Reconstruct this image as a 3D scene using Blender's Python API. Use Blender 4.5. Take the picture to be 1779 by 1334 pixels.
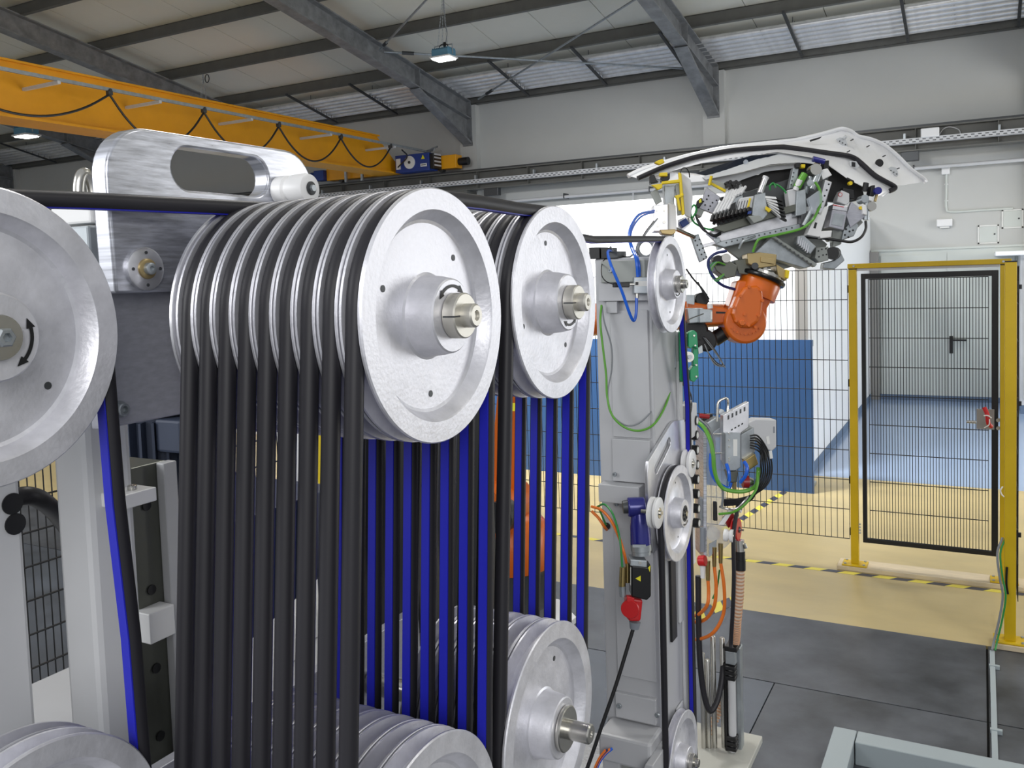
import bpy, math, random
from mathutils import Vector, Matrix
from math import sin, cos, pi, radians
random.seed(7)
for o in list(bpy.data.objects): bpy.data.objects.remove(o)
scn = bpy.context.scene
COL = scn.collection

# ------------------------------------------------------------------ camera
F, CXP, CYP = 1524.2, 889.5, 573.75
CAM = Vector((0.0, 0.0, 2.1))
ROT = (Matrix.Rotation(radians(28.2207), 3, 'Z') @ Matrix.Rotation(radians(-3.5939), 3, 'X')
       @ Matrix.Rotation(radians(1.9097), 3, 'Y'))
RGT, FWD, UPV = ROT.col[0].copy(), ROT.col[1].copy(), ROT.col[2].copy()
cd = bpy.data.cameras.new('camera'); cam = bpy.data.objects.new('camera', cd); COL.objects.link(cam)
M3 = Matrix((RGT, UPV, -FWD)).transposed()
cam.matrix_world = Matrix.Translation(CAM) @ M3.to_4x4()
cd.sensor_width = 36.0; cd.lens = F / 1779 * 36.0; cd.shift_y = -(667.0 - CYP) / 1779.0
cd.clip_start = 0.02; cd.clip_end = 200
scn.camera = cam

# ------------------------------------------------------------------ world, lights, exposure
scn.view_settings.view_transform = 'Standard'; scn.view_settings.look = 'None'
scn.view_settings.gamma = 1.0; scn.view_settings.use_curve_mapping = False
scn.view_settings.exposure = 0.0
w = bpy.data.worlds.new('world'); scn.world = w; w.use_nodes = True
w.node_tree.nodes['Background'].inputs[0].default_value = (0.93, 0.96, 1.0, 1)
w.node_tree.nodes['Background'].inputs[1].default_value = 0.5

def area(name, loc, target, sx, sy, power, col=(1, 1, 1)):
    l = bpy.data.lights.new(name, 'AREA'); l.shape = 'RECTANGLE'; l.size = sx; l.size_y = sy
    l.energy = power; l.color = col
    o = bpy.data.objects.new(name, l); COL.objects.link(o); o.location = loc
    o.rotation_euler = (Vector(target) - Vector(loc)).to_track_quat('-Z', 'Y').to_euler()
    return o
# two added soft fill lights behind the camera, then daylight from the side gate
area('fill_light_rear', (2.2, -3.4, 3.6), (-0.6, 1.2, 1.8), 3.2, 2.4, 115, (1.0, 0.99, 0.98))
area('fill_light_left', (-3.4, -2.6, 3.4), (-0.7, 0.6, 1.9), 2.4, 2.0, 92, (0.98, 0.99, 1.0))
area('gate_light_side', (6.5, 10.5, 2.4), (-1.6, 11.0, 1.2), 5.0, 4.0, 330, (1.0, 1.0, 1.0))
# the hall's rows of high-bay lamps
for lx in (-16.0, -11.0, -6.5, -2.0, 2.5):
    for ly in (3.0, 7.5, 11.5):
        l = area('hall_lamp_light', (lx, ly, 5.15), (lx, ly, 0), 0.5, 0.5, 34, (1.0, 0.98, 0.95)); l.data.spread = radians(125)
# added fill lights that brighten the booth front
for lx in (-5.5, -3.0):
    l = area('booth_fill_light', (lx, 6.6, 4.6), (lx, 9.0, 2.0), 0.8, 0.5, 120, (1.0, 1.0, 1.0)); l.data.spread = radians(110)

# ------------------------------------------------------------------ helpers
def ray(x, y): return ROT @ Vector(((x - CXP) / F, 1.0, -(y - CYP) / F))
def at(x, y, D): return CAM + ray(x, y) * D
def onX(x, y, X): d = ray(x, y); return CAM + d * ((X - CAM.x) / d.x)
def onY(x, y, Y): d = ray(x, y); return CAM + d * ((Y - CAM.y) / d.y)
def onZ(x, y, Z): d = ray(x, y); return CAM + d * ((Z - CAM.z) / d.z)
def lin(c):
    r = []
    for v in c:
        v = v / 255.0
        r.append(v / 12.92 if v <= 0.04045 else ((v + 0.055) / 1.055) ** 2.4)
    return (r[0], r[1], r[2], 1.0)

MATS = {}
def mat(name, col, rough=0.5, metal=0.0, var=0.0, vscale=8.0, bump=0.0, bscale=60.0, spec=0.5, emit=0.0, alpha=1.0, coat=0.0, stretch=None, var2=None):
    m = bpy.data.materials.new(name); m.use_nodes = True; nt = m.node_tree; n = nt.nodes; L = nt.links
    b = n['Principled BSDF']; c = lin(col)
    b.inputs['Base Color'].default_value = c; b.inputs['Roughness'].default_value = rough
    b.inputs['Metallic'].default_value = metal; b.inputs['Specular IOR Level'].default_value = spec
    if coat: b.inputs['Coat Weight'].default_value = coat; b.inputs['Coat Roughness'].default_value = 0.12
    if alpha < 1: b.inputs['Alpha'].default_value = alpha
    if emit:
        b.inputs['Emission Color'].default_value = c; b.inputs['Emission Strength'].default_value = emit
    if var or bump:
        tc = n.new('ShaderNodeTexCoord'); mp = n.new('ShaderNodeMapping'); L.new(tc.outputs['Object'], mp.inputs[0])
        if stretch: mp.inputs['Scale'].default_value = stretch
    if var:
        t = n.new('ShaderNodeTexNoise'); t.inputs['Scale'].default_value = vscale; t.inputs['Detail'].default_value = 6
        t.inputs['Roughness'].default_value = 0.6
        L.new(mp.outputs[0], t.inputs['Vector'])
        r = n.new('ShaderNodeValToRGB'); e = r.color_ramp.elements
        e[0].position = 0.3; e[1].position = 0.72
        lo = var2 if var2 else [max(0, v * (1 - var)) for v in col]
        hi = [min(255, v * (1 + var)) for v in col]
        e[0].color = lin(lo); e[1].color = lin(hi)
        L.new(t.outputs['Fac'], r.inputs[0]); L.new(r.outputs[0], b.inputs['Base Color'])
        rr = n.new('ShaderNodeMapRange'); rr.inputs['To Min'].default_value = max(0.03, rough - 0.08); rr.inputs['To Max'].default_value = min(1, rough + 0.1)
        L.new(t.outputs['Fac'], rr.inputs['Value']); L.new(rr.outputs[0], b.inputs['Roughness'])
    if bump:
        t2 = n.new('ShaderNodeTexNoise'); t2.inputs['Scale'].default_value = bscale; t2.inputs['Detail'].default_value = 4
        L.new(mp.outputs[0], t2.inputs['Vector'])
        bp = n.new('ShaderNodeBump'); bp.inputs['Strength'].default_value = bump; bp.inputs['Distance'].default_value = 0.01
        L.new(t2.outputs['Fac'], bp.inputs['Height']); L.new(bp.outputs[0], b.inputs['Normal'])
    MATS[name] = m
    return m
mat('cast_alu', (214, 214, 220), 0.42, 0.72, var=0.10, vscale=9, bump=0.05, bscale=220)
mat('machined_alu', (222, 222, 226), 0.30, 0.85, var=0.05, vscale=20)
mat('cast_light', (226, 226, 232), 0.40, 0.55, var=0.06, vscale=42, bump=0.05, bscale=300)
mat('brushed_alu', (204, 206, 214), 0.30, 0.85, var=0.16, vscale=10, stretch=(1, 3, 30))
mat('steel_plate', (176, 177, 186), 0.4, 0.3, var=0.05, vscale=14, stretch=(1, 6, 18))
mat('steel', (196, 194, 188), 0.25, 0.95)
mat('nickel', (208, 205, 196), 0.4, 0.7)
mat('brass', (170, 150, 100), 0.3, 0.95)
mat('bronze', (176, 156, 112), 0.35, 0.7)
mat('dark_steel', (80, 82, 84), 0.45, 0.6)
mat('zinc', (168, 174, 178), 0.4, 0.7, var=0.08, vscale=20)
mat('rubber', (38, 37, 42), 0.46, 0.0, spec=0.4)
mat('liner_blue', (34, 38, 178), 0.38, 0.0, spec=0.4)
mat('black', (20, 20, 22), 0.45)
mat('black_gloss', (16, 16, 18), 0.22)
mat('grey_paint', (186, 187, 190), 0.42, 0.0, var=0.02, vscale=5)
mat('light_paint', (205, 206, 208), 0.42, 0.0, var=0.02, vscale=5)
mat('white_paint', (232, 232, 232), 0.4)
mat('white_plastic', (236, 236, 236), 0.35)
mat('greygreen_paint', (150, 154, 150), 0.4, 0.1)
mat('olive_steel', (104, 106, 98), 0.35, 0.6)
mat('motor_grey', (58, 66, 84), 0.5, 0.1, var=0.06, vscale=12)
mat('navy_paint', (44, 54, 84), 0.45, 0.0, var=0.05, vscale=6)
mat('gear_blue', (40, 42, 128), 0.25, 0.2, coat=0.4)
mat('red_plastic', (200, 30, 34), 0.35)
mat('red_dark', (150, 30, 34), 0.35)
mat('orange', (206, 98, 16), 0.3, 0.0, coat=0.2)
mat('orange_cable', (232, 120, 36), 0.45)
mat('green_cable', (92, 158, 50), 0.4)
mat('green_cable_dark', (44, 140, 66), 0.4)
mat('grey_cable', (130, 134, 138), 0.45)
mat('black_cable', (26, 26, 28), 0.4)
mat('blue_hose', (30, 100, 214), 0.25, 0.0)
mat('navy_cable', (30, 44, 100), 0.35)
mat('green_plastic', (34, 160, 106), 0.35)
mat('yellow_paint', (206, 172, 6), 0.4, 0.0, var=0.03, vscale=5)
mat('yellow', (224, 196, 20), 0.4)
mat('yellow_sign', (232, 224, 40), 0.4)
mat('fence_black', (20, 21, 24), 0.4)
mat('gate_black', (15, 15, 16), 0.42)
mat('crane_yellow', (232, 160, 18), 0.38, 0.0, var=0.04, vscale=1.5)
mat('crane_blue', (34, 62, 134), 0.4)
mat('galv', (132, 134, 136), 0.5, 0.25, var=0.14, vscale=6, bump=0.03, bscale=30)
mat('purlin_grey', (104, 104, 100), 0.55, 0.2, var=0.06, vscale=4)
mat('foil', (236, 236, 236), 0.30, 0.55, var=0.05, vscale=10, bump=0.10, bscale=30)
mat('wall', (196, 197, 194), 0.75, var=0.015, vscale=0.8)
mat('wall_low', (206, 211, 206), 0.6, var=0.012, vscale=0.9)
mat('booth_white', (244, 246, 248), 0.35)
mat('ceiling_panel', (224, 222, 210), 0.6, var=0.02, vscale=0.7)
mat('ceiling_back', (120, 118, 110), 0.8)
mat('floor_grey', (84, 90, 99), 0.42, var=0.10, vscale=1.3, var2=(62, 66, 72), bump=0.02, bscale=40)
mat('floor_dark', (74, 77, 82), 0.42, var=0.26, vscale=2.3, var2=(44, 46, 50), bump=0.03, bscale=40)
mat('floor_tan', (190, 172, 124), 0.38, var=0.05, vscale=1.2, stretch=(1, 2.5, 1))
mat('floor_blue', (150, 170, 200), 0.16)
mat('joint_dark', (40, 41, 43), 0.8)
mat('panel_blue', (56, 90, 138), 0.24)
mat('base_blue', (96, 116, 142), 0.5)
mat('wood_pale', (206, 190, 160), 0.6, var=0.06, vscale=6, stretch=(1, 10, 4))
mat('tape_yellow', (226, 212, 84), 0.5)
mat('tape_black', (64, 66, 78), 0.5)
mat('lamp_glow', (255, 255, 250), 0.4, emit=9.0)
mat('lamp_blue', (92, 140, 166), 0.45)
mat('car_white', (236, 237, 240), 0.22, coat=0.5)
mat('car_grey', (196, 199, 202), 0.3, coat=0.3)
mat('glass_dark', (26, 32, 44), 0.08)
mat('acrylic', (214, 222, 232), 0.08, alpha=0.35)
mat('copper_hose', (206, 160, 128), 0.4, 0.3)
mat('hose_skin', (222, 205, 186), 0.4)
mat('stone_grey', (196, 196, 188), 0.4, 0.1)
mat('label_white', (228, 228, 224), 0.5)
mat('plug_grey', (134, 140, 148), 0.5)
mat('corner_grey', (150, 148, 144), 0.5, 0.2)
mat('checker', (176, 178, 180), 0.35, 0.6, bump=0.5, bscale=60)
mat('enclosure_grey', (158, 168, 172), 0.4)

WLOC = {}
def recenter(verts):
    lo = [min(v[i] for v in verts) for i in range(3)]; hi = [max(v[i] for v in verts) for i in range(3)]
    return Vector(((lo[0] + hi[0]) / 2, (lo[1] + hi[1]) / 2, (lo[2] + hi[2]) / 2))
def link(o, parent, wloc):
    COL.objects.link(o); WLOC[o.name] = Vector(wloc)
    if parent is not None:
        o.parent = parent; o.location = Vector(wloc) - WLOC[parent.name]
    else: o.location = wloc
def tag(o, label=None, cat=None, group=None, kind=None):
    if label: o['label'] = label
    if cat: o['category'] = cat
    if group: o['group'] = group
    if kind: o['kind'] = kind
    return o
def thing(name, label, cat, loc, group=None, kind=None):
    o = bpy.data.objects.new(name, None); o.empty_display_size = 0.05
    link(o, None, loc); tag(o, label, cat, group, kind); return o

def basis(axis):
    a = Vector(axis).normalized()
    t = Vector((0, 0, 1)) if abs(a.z) < 0.9 else Vector((1, 0, 0))
    u = a.cross(t).normalized(); v = a.cross(u).normalized()
    return a, u, v
def smooth_path(pts, sub=6, closed=False):
    p = [Vector(q) for q in pts]
    if len(p) < 3: return p
    out = []; n = len(p)
    for i in range(n if closed else n - 1):
        p0 = p[i - 1] if (i > 0 or closed) else p[0] * 2 - p[1]
        p1 = p[i]; p2 = p[(i + 1) % n]
        p3 = p[(i + 2) % n] if (i + 2 < n or closed) else p2 * 2 - p1
        for k in range(sub):
            t = k / sub
            out.append(0.5 * ((2 * p1) + (p2 - p0) * t + (2 * p0 - 5 * p1 + 4 * p2 - p3) * t * t + (3 * p1 - p0 - 3 * p2 + p3) * t ** 3))
    if not closed: out.append(p[-1])
    return out

class MB:
    def __init__(s): s.v = []; s.f = []
    def add(s, v, f):
        b = len(s.v); s.v += [Vector(q) for q in v]; s.f += [[b + i for i in q] for q in f]; return s
    def box(s, c, size, rot=None):
        c = Vector(c); hx, hy, hz = [q / 2 for q in size]; vs = []
        for x in (-hx, hx):
            for y in (-hy, hy):
                for z in (-hz, hz):
                    p = Vector((x, y, z)); vs.append(c + (rot @ p if rot else p))
        return s.add(vs, [(0, 1, 3, 2), (4, 6, 7, 5), (0, 4, 5, 1), (2, 3, 7, 6), (0, 2, 6, 4), (1, 5, 7, 3)])
    def bb(s, x0, x1, y0, y1, z0, z1):
        return s.box(((x0 + x1) / 2, (y0 + y1) / 2, (z0 + z1) / 2), (abs(x1 - x0), abs(y1 - y0), abs(z1 - z0)))
    def poly(s, pts, vec):
        p = [Vector(q) for q in pts]; v = Vector(vec); n = len(p)
        fs = [tuple(range(n)), tuple(range(2 * n - 1, n - 1, -1))]
        for i in range(n):
            j = (i + 1) % n; fs.append((i, i + n, j + n, j))
        return s.add(p + [q + v for q in p], fs)
    def cyl(s, p0, p1, r0, r1=None, n=16):
        r1 = r0 if r1 is None else r1; p0 = Vector(p0); p1 = Vector(p1); a, u, v = basis(p1 - p0); vs = []
        for p, r in ((p0, r0), (p1, r1)):
            for i in range(n):
                t = 2 * pi * i / n; vs.append(p + u * (r * cos(t)) + v * (r * sin(t)))
        fs = [(i, (i + 1) % n, n + (i + 1) % n, n + i) for i in range(n)] + [tuple(range(n - 1, -1, -1)), tuple(range(n, 2 * n))]
        return s.add(vs, fs)
    def lathe(s, prof, o, axis, n=48):
        o = Vector(o); a, u, v = basis(axis); vs = []; m = len(prof)
        for h, r in prof:
            for i in range(n):
                t = 2 * pi * i / n; vs.append(o + a * h + u * (r * cos(t)) + v * (r * sin(t)))
        fs = []
        for k in range(m - 1):
            for i in range(n):
                j = (i + 1) % n; fs.append((k * n + i, k * n + j, (k + 1) * n + j, (k + 1) * n + i))
        fs.append(tuple(range(n - 1, -1, -1))); fs.append(tuple(range((m - 1) * n, m * n)))
        return s.add(vs, fs)
    def sphere(s, c, r, n=12):
        prof = [(-r * cos(pi * k / n), max(1e-4, r * sin(pi * k / n))) for k in range(n + 1)]
        return s.lathe(prof, c, (0, 0, 1), n * 2)
    def tube(s, pts, r, n=8, sub=6, closed=False):
        p = smooth_path(pts, sub, closed) if sub > 1 else [Vector(q) for q in pts]
        m = len(p); vs = []; u = None
        for i in range(m):
            if closed: T = p[(i + 1) % m] - p[i - 1]
            else: T = p[min(i + 1, m - 1)] - p[max(i - 1, 0)]
            T.normalize()
            if u is None: u = basis(T)[1]
            u = (u - T * u.dot(T)); u.normalize(); w_ = T.cross(u)
            for k in range(n):
                t = 2 * pi * k / n; vs.append(p[i] + u * (r * cos(t)) + w_ * (r * sin(t)))
        fs = []
        for i in range(m if closed else m - 1):
            for k in range(n):
                q = (k + 1) % n; i2 = (i + 1) % m
                fs.append((i * n + k, i * n + q, i2 * n + q, i2 * n + k))
        if not closed: fs += [tuple(range(n - 1, -1, -1)), tuple(range((m - 1) * n, m * n))]
        return s.add(vs, fs)
    def sweep(s, path, prof, side, flip=1.0, closed=False):
        p = [Vector(q) for q in path]; m = len(p); n = len(prof); S = Vector(side).normalized(); vs = []
        for i in range(m):
            if closed: T = p[(i + 1) % m] - p[i - 1]
            else: T = p[min(i + 1, m - 1)] - p[max(i - 1, 0)]
            T.normalize(); N = S.cross(T) * flip; N.normalize()
            for a, b in prof: vs.append(p[i] + S * a + N * b)
        fs = []
        for i in range(m if closed else m - 1):
            for k in range(n):
                q = (k + 1) % n; i2 = (i + 1) % m
                fs.append((i * n + k, i * n + q, i2 * n + q, i2 * n + k))
        if not closed: fs += [tuple(range(n - 1, -1, -1)), tuple(range((m - 1) * n, m * n))]
        return s.add(vs, fs)
    # shapes laid out in a plane facing the viewer, at distance D, with real thickness
    def vpoly(s, px, D, t): return s.poly([at(x, y, D) for x, y in px], FWD * t)
    def vcyl(s, a, b, rpx, rpx2=None, n=14):
        D = (a[2] + b[2]) / 2; k = D / F
        return s.cyl(at(*a), at(*b), rpx * k, None if rpx2 is None else rpx2 * k, n)
    def vdisc(s, x, y, D, rpx, t, n=20, rpx2=None):
        p = at(x, y, D); k = D / F; return s.cyl(p, p + FWD * t, rpx * k, None if rpx2 is None else rpx2 * k, n)
    def vtube(s, pts, rpx, n=8, sub=6):
        D = sum(q[2] for q in pts) / len(pts); return s.tube([at(*q) for q in pts], rpx * D / F, n, sub)
    def build(s, name, m, parent=None, smooth=35, bevel=0.0, segs=2):
        me = bpy.data.meshes.new(name); c = recenter(s.v)
        me.from_pydata([tuple(q - c) for q in s.v], [], s.f); me.materials.append(MATS[m])
        import bmesh as _b
        bm = _b.new(); bm.from_mesh(me); _b.ops.recalc_face_normals(bm, faces=bm.faces); bm.to_mesh(me); bm.free()
        if smooth:
            me.shade_smooth(); me.set_sharp_from_angle(angle=radians(smooth))
        me.update()
        o = bpy.data.objects.new(name, me); link(o, parent, c)
        if bevel:
            b = o.modifiers.new('bevel', 'BEVEL'); b.width = bevel; b.segments = segs; b.limit_method = 'ANGLE'; b.angle_limit = radians(40)
        return o
def dup(o, off, parent=None):
    c = o.copy(); COL.objects.link(c); off = Vector(off)
    WLOC[c.name] = WLOC[o.name] + off
    c.parent = parent
    if parent is None: c.location = WLOC[c.name]
    else: c.location = WLOC[c.name] - WLOC[parent.name]
    for ch in list(o.children): dup2(ch, c, off)
    return c
def dup2(ch, newp, off):
    c = ch.copy(); COL.objects.link(c); WLOC[c.name] = WLOC[ch.name] + off; c.parent = newp; c.location = ch.location
    for g in list(ch.children): dup2(g, c, off)
def rrect(hw, hh, r, n=5):
    pts = []
    for cx, cy, a0 in ((hw - r, hh - r, 0), (-hw + r, hh - r, 90), (-hw + r, -hh + r, 180), (hw - r, -hh + r, 270)):
        for k in range(n + 1):
            a = radians(a0 + 90 * k / n); pts.append((cx + r * cos(a), cy + r * sin(a)))
    return pts
def bolt(parent, p, axis, r, h, m='steel', name='bolt'):
    p = Vector(p); a = Vector(axis).normalized()
    b = MB().lathe([(-0.001, r), (h * 0.85, r), (h, r * 0.85), (h, r * 0.55), (h * 0.5, r * 0.5)], p, a, 14)
    return b.build(name, m, parent)
# ================================================================== THE SETTING
WY = 14.6
BAY = 4.692
RX = [-3.877 - BAY * k for k in range(-1, 5)]
def rtop(y): return 5.37 + 0.175 * (WY - y)          # top line of the rafters

# floor: painted areas and slabs with open joints
fl = MB().bb(-26, 7, -3, WY + 0.2, -0.06, -0.02).build('floor', 'joint_dark'); tag(fl, 'hall floor of grey, tan and blue painted areas with joints', 'floor', kind='structure')
G = 0.003
for (x0, x1, y0, y1, m, lab) in (
        (-26, 0.024, 4.402, 5.30, 'floor_dark', 'dark grey floor slab'), (0.029, 7, 4.402, 5.30, 'floor_dark', 'dark grey floor slab'),
        (-26, -0.923, -3, 4.40, 'floor_grey', 'grey floor slab'), (-0.923, 0.024, -3, 4.40, 'floor_dark', 'dark stained floor slab'), (0.029, 7, -3, 4.40, 'floor_dark', 'dark grey floor slab'),
        (-26, 7, 5.30, 9.04, 'floor_tan', 'tan painted floor area'), (-26, 7, 9.04, WY + .1, 'floor_blue', 'light blue painted floor area')):
    o = MB().bb(x0 + G, x1 - G, y0 + (G if y0 not in (5.30, 9.04) else 0), y1 - (G if y1 not in (5.30, 9.04) else 0), -0.02, 0).build('floor_slab', m, fl, 0)
    tag(o, lab)

# warning tape on the floor: alternate slanted pieces
def tape(p0, p1, wdt, step, label, first=0):
    p0 = Vector(p0); p1 = Vector(p1); d = (p1 - p0); L = d.length; d.normalize(); n = Vector((-d.y, d.x, 0))
    t = thing('warning_tape', label, 'tape', p0)
    k = 0; s = 0.0
    while s < L:
        e = min(s + step, L); q = wdt * 0.9
        a = p0 + d * s; b = p0 + d * e
        MB().poly([a - n * wdt / 2, b - n * wdt / 2, b + n * wdt / 2 + d * q, a + n * wdt / 2 + d * q], (0, 0, 0.0012)).build('tape_stripe', 'tape_yellow' if (k + first) % 2 == 0 else 'tape_black', t, 0)
        s = e; k += 1
    return t
tape((-1.75, 6.22, 0.0003), (0.75, 6.22, 0.0003), 0.05, 0.11, 'black and yellow floor tape running in front of the fence planks')
tape((-1.83, 6.85, 0.0003), (-1.62, 8.28, 0.0003), 0.06, 0.12, 'black and yellow floor tape running back to the blue screen')
tape((-1.62, 4.86, 0.0003), (-1.40, 5.38, 0.0003), 0.10, 0.09, 'wide black and yellow floor tape beside the machine')
tape((-3.8, 6.35, 0.0003), (-2.0, 6.22, 0.0003), 0.05, 0.16, 'pale black and yellow floor tape behind the hanging seal strips')

# back wall with pilasters
wb = MB().bb(-26, 7, WY, WY + 0.2, -0.06, 5.62).build('wall_back', 'wall', None, 0); tag(wb, 'pale grey plastered back wall of the hall', 'wall', kind='structure')
for x in RX: MB().bb(x - 0.18, x + 0.18, WY - 0.14, WY, 0, 5.32).build('pilaster', 'wall', wb, 0)
o = MB().bb(-1.5, 7, WY - 0.03, WY - 0.001, 0.001, 2.27).build('lower_wall_panel', 'wall_low', wb, 0)
tr = MB().bb(-1.5, 7, WY - 0.05, WY - 0.001, 2.27, 2.30).build('trim_1', 'wall_low', None, 0); tag(tr, 'narrow grey ledge running along the lower back wall', 'trim', kind='structure')
bs = MB().bb(-1.5, 7, WY - 0.05, WY - 0.031, 0.001, 0.08).build('baseboard_back', 'base_blue', None, 0); tag(bs, 'blue cove skirting at the foot of the back wall', 'baseboard', kind='structure')
# left hall wall, far away
wl = MB().bb(-26.2, -26, -3, WY, -0.06, 9).build('wall_left', 'wall', None, 0); tag(wl, 'far end wall of the hall', 'wall', kind='structure')

wr_ = MB().bb(7.0, 7.2, 3.5, WY + .2, -0.06, 7.6).build('wall_right_blocker', 'wall', None, 0); tag(wr_, 'unseen side wall of the hall, added to block outside light', 'wall', kind='structure')  # out of view, added to keep world light off the back wall
# door in the back wall: two flush leaves
dr = thing('door_1', 'flush pale grey double door with black lever handle in the back wall', 'door', (-0.45, WY - 0.04, 0), kind='structure')
MB().bb(-1.36, -0.458, WY - 0.045, WY - 0.031, 0.012, 2.2).build('door_leaf', 'wall_low', dr, 0)
MB().bb(-0.452, 0.42, WY - 0.045, WY - 0.031, 0.012, 2.2).build('door_leaf', 'wall_low', dr, 0)
h = MB().bb(-0.425, -0.375, WY - 0.055, WY - 0.045, 0.72, 0.98).build('handle_plate', 'black', dr)
MB().cyl((-0.40, WY - 0.055, 0.92), (-0.40, WY - 0.10, 0.92), 0.012).bb(-0.41, -0.20, WY - 0.115, WY - 0.09, 0.91, 0.935).build('lever', 'black', h)

# white booth: front wall and long side wall
bo = MB().bb(-10, -1.515, 9.0, 9.15, 0, 2.86).build('wall_booth', 'booth_white', None, 0); tag(bo, 'bright white front wall of the booth behind the fence', 'wall', kind='structure')
b2 = MB().bb(-1.66, -1.515, 9.15, WY, 0, 2.8).build('wall_booth_side', 'booth_white', None, 0); tag(b2, 'white side wall of the booth running to the back wall', 'wall', kind='structure')
o = MB().bb(-1.514, -1.505, 9.15, WY - .05, 0, 0.09).build('baseboard_booth', 'base_blue', None, 0); tag(o, 'blue skirting along the white booth side wall', 'baseboard', kind='structure')
o = MB().bb(-1.51, -1.39, WY - 0.13, WY - 0.05, 0, 2.27).build('trim_2', 'corner_grey', None, 0); tag(o, 'grey corner post where booth side wall meets back wall', 'trim', kind='structure')
MB().bb(-1.63, -1.513, 8.985, 8.999, 0.0, 2.86).build('corner_shade_strip', 'corner_grey', bo, 0)  # thin grey strip standing in for the shading at the booth corner

# blue screen standing before the booth
sc = thing('blue_screen', 'long glossy blue screen panel standing before the white booth', 'screen', (-4.6, 8.32, 0))
for i in range(4):
    x0 = -7.8 + i * 1.61
    MB().bb(x0 + 0.002, x0 + 1.608, 8.30, 8.34, 0.0, 1.42).build('screen_panel', 'panel_blue', sc, 0)
MB().bb(-7.8, -1.36, 8.34, 8.37, 1.36, 1.415).build('top_rail', 'zinc', sc, 0)
for x in (-7.5, -5.9, -4.3, -2.7, -1.45): MB().bb(x, x + 0.05, 8.34, 8.40, 0, 1.4).bb(x, x + 0.05, 8.34, 8.7, 0, 0.03).build('support_foot', 'zinc', sc, 0)

# ceiling of sandwich panels
SL = 0.175; ang = math.atan(SL)
ce = thing('ceiling', 'sloping ceiling of pale sandwich panels', 'ceiling', (-9, 8, 6.5), kind='structure')
def slab_y(x0, x1, y0, y1, off0, off1):
    z = lambda y: rtop(y)
    v = []
    for x in (x0, x1):
        for y in (y0, y1):
            for o_ in (off0, off1): v.append((x, y, z(y) + o_))
    return MB().add(v, [(0, 1, 3, 2), (4, 6, 7, 5), (0, 4, 5, 1), (2, 3, 7, 6), (0, 2, 6, 4), (1, 5, 7, 3)])
k = 0
x = -26.0
first = None
while x < 7:
    if first is None:
        first = slab_y(x + 0.006, x + 0.994, 1.0, WY, 0.20, 0.27).build('ceiling_panel', 'ceiling_panel', ce, 0)
    else:
        dup(first, (x + 26.0, 0, 0), ce)
    x += 1.0
slab_y(-26, 7, 1.0, WY + 0.2, 0.275, 0.33).build('ceiling_backing', 'ceiling_back', ce, 0)

# rafters with haunches
def rafter(xc, label):
    t = thing('roof_rafter', label, 'beam', (xc, WY - 0.15, 4.7), 'roof rafters over the hall')
    hw = 0.10; dp = 0.34
    def band(y0, y1, z0f, z1f, x0, x1):
        v = []
        for xx in (x0, x1):
            for y in (y0, y1):
                for f_ in (z0f, z1f): v.append((xx, y, f_(y)))
        return MB().add(v, [(0, 1, 3, 2), (4, 6, 7, 5), (0, 4, 5, 1), (2, 3, 7, 6), (0, 2, 6, 4), (1, 5, 7, 3)])
    Y1 = WY - 0.14
    band(3.0, Y1, lambda y: rtop(y) - 0.02, rtop, xc - hw, xc + hw).build('top_flange', 'galv', t, 0)
    band(3.0, Y1, lambda y: rtop(y) - dp + 0.02, lambda y: rtop(y) - 0.02, xc - 0.006, xc + 0.006).build('web', 'galv', t, 0)
    band(3.0, Y1, lambda y: rtop(y) - dp, lambda y: rtop(y) - dp + 0.02, xc - hw, xc + hw).build('bottom_flange', 'galv', t, 0)
    yh = 12.75
    MB().poly([(xc - 0.006, yh, rtop(yh) - dp), (xc - 0.006, Y1, rtop(Y1) - dp), (xc - 0.006, Y1, 4.62)], (0.012, 0, 0)).build('haunch_web', 'galv', t, 0)
    MB().poly([(xc - hw, yh, rtop(yh) - dp), (xc - hw, Y1, 4.62), (xc - hw, Y1, 4.58), (xc - hw, yh - 0.05, rtop(yh) - dp - 0.02)], (2 * hw, 0, 0)).build('haunch_flange', 'galv', t, 0)
    MB().bb(xc - hw, xc + hw, Y1 - 0.025, Y1, 4.56, rtop(Y1)).build('end_plate', 'galv', t, 0)
    for sx in (-1, 1):
        MB().poly([(xc, yh, rtop(yh) - dp), (xc, yh, rtop(yh)), (xc + sx * hw, yh, rtop(yh)), (xc + sx * hw, yh, rtop(yh) - dp)], (0, 0.012, 0)).build('stiffener', 'galv', t, 0)
for x, lab in zip(RX, ('galvanised roof rafter over the wall hatches, beyond the gate', 'galvanised roof rafter with haunch above the raised car door',
                       'galvanised roof rafter with haunch next to the hanging square lamp', 'galvanised roof rafter passing above the yellow crane girder',
                       'galvanised roof rafter seen under the yellow crane girder', 'farthest galvanised roof rafter beyond the crane')):
    rafter(x, lab)

# purlins resting on the rafters
for y, lab in ((13.0, 'steel purlin nearest the eaves, above the foil pipes'), (11.6, 'second steel purlin up from the eaves'),
               (10.2, 'third steel purlin up from the eaves'), (8.8, 'fourth steel purlin up from the eaves'), (7.4, 'fifth steel purlin up from the eaves')):
    t = thing('roof_purlin', lab, 'beam', (-9, y, rtop(y)), 'roof purlins')
    z = rtop(y)
    MB().bb(-26, 7, y - 0.004, y + 0.004, z + 0.008, z + 0.19).build('web', 'purlin_grey', t, 0)
    MB().bb(-26, 7, y - 0.07, y + 0.004, z, z + 0.008).build('bottom_flange', 'purlin_grey', t, 0)
    MB().bb(-26, 7, y - 0.004, y + 0.07, z + 0.185, z + 0.193).build('top_flange', 'purlin_grey', t, 0)

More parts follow.
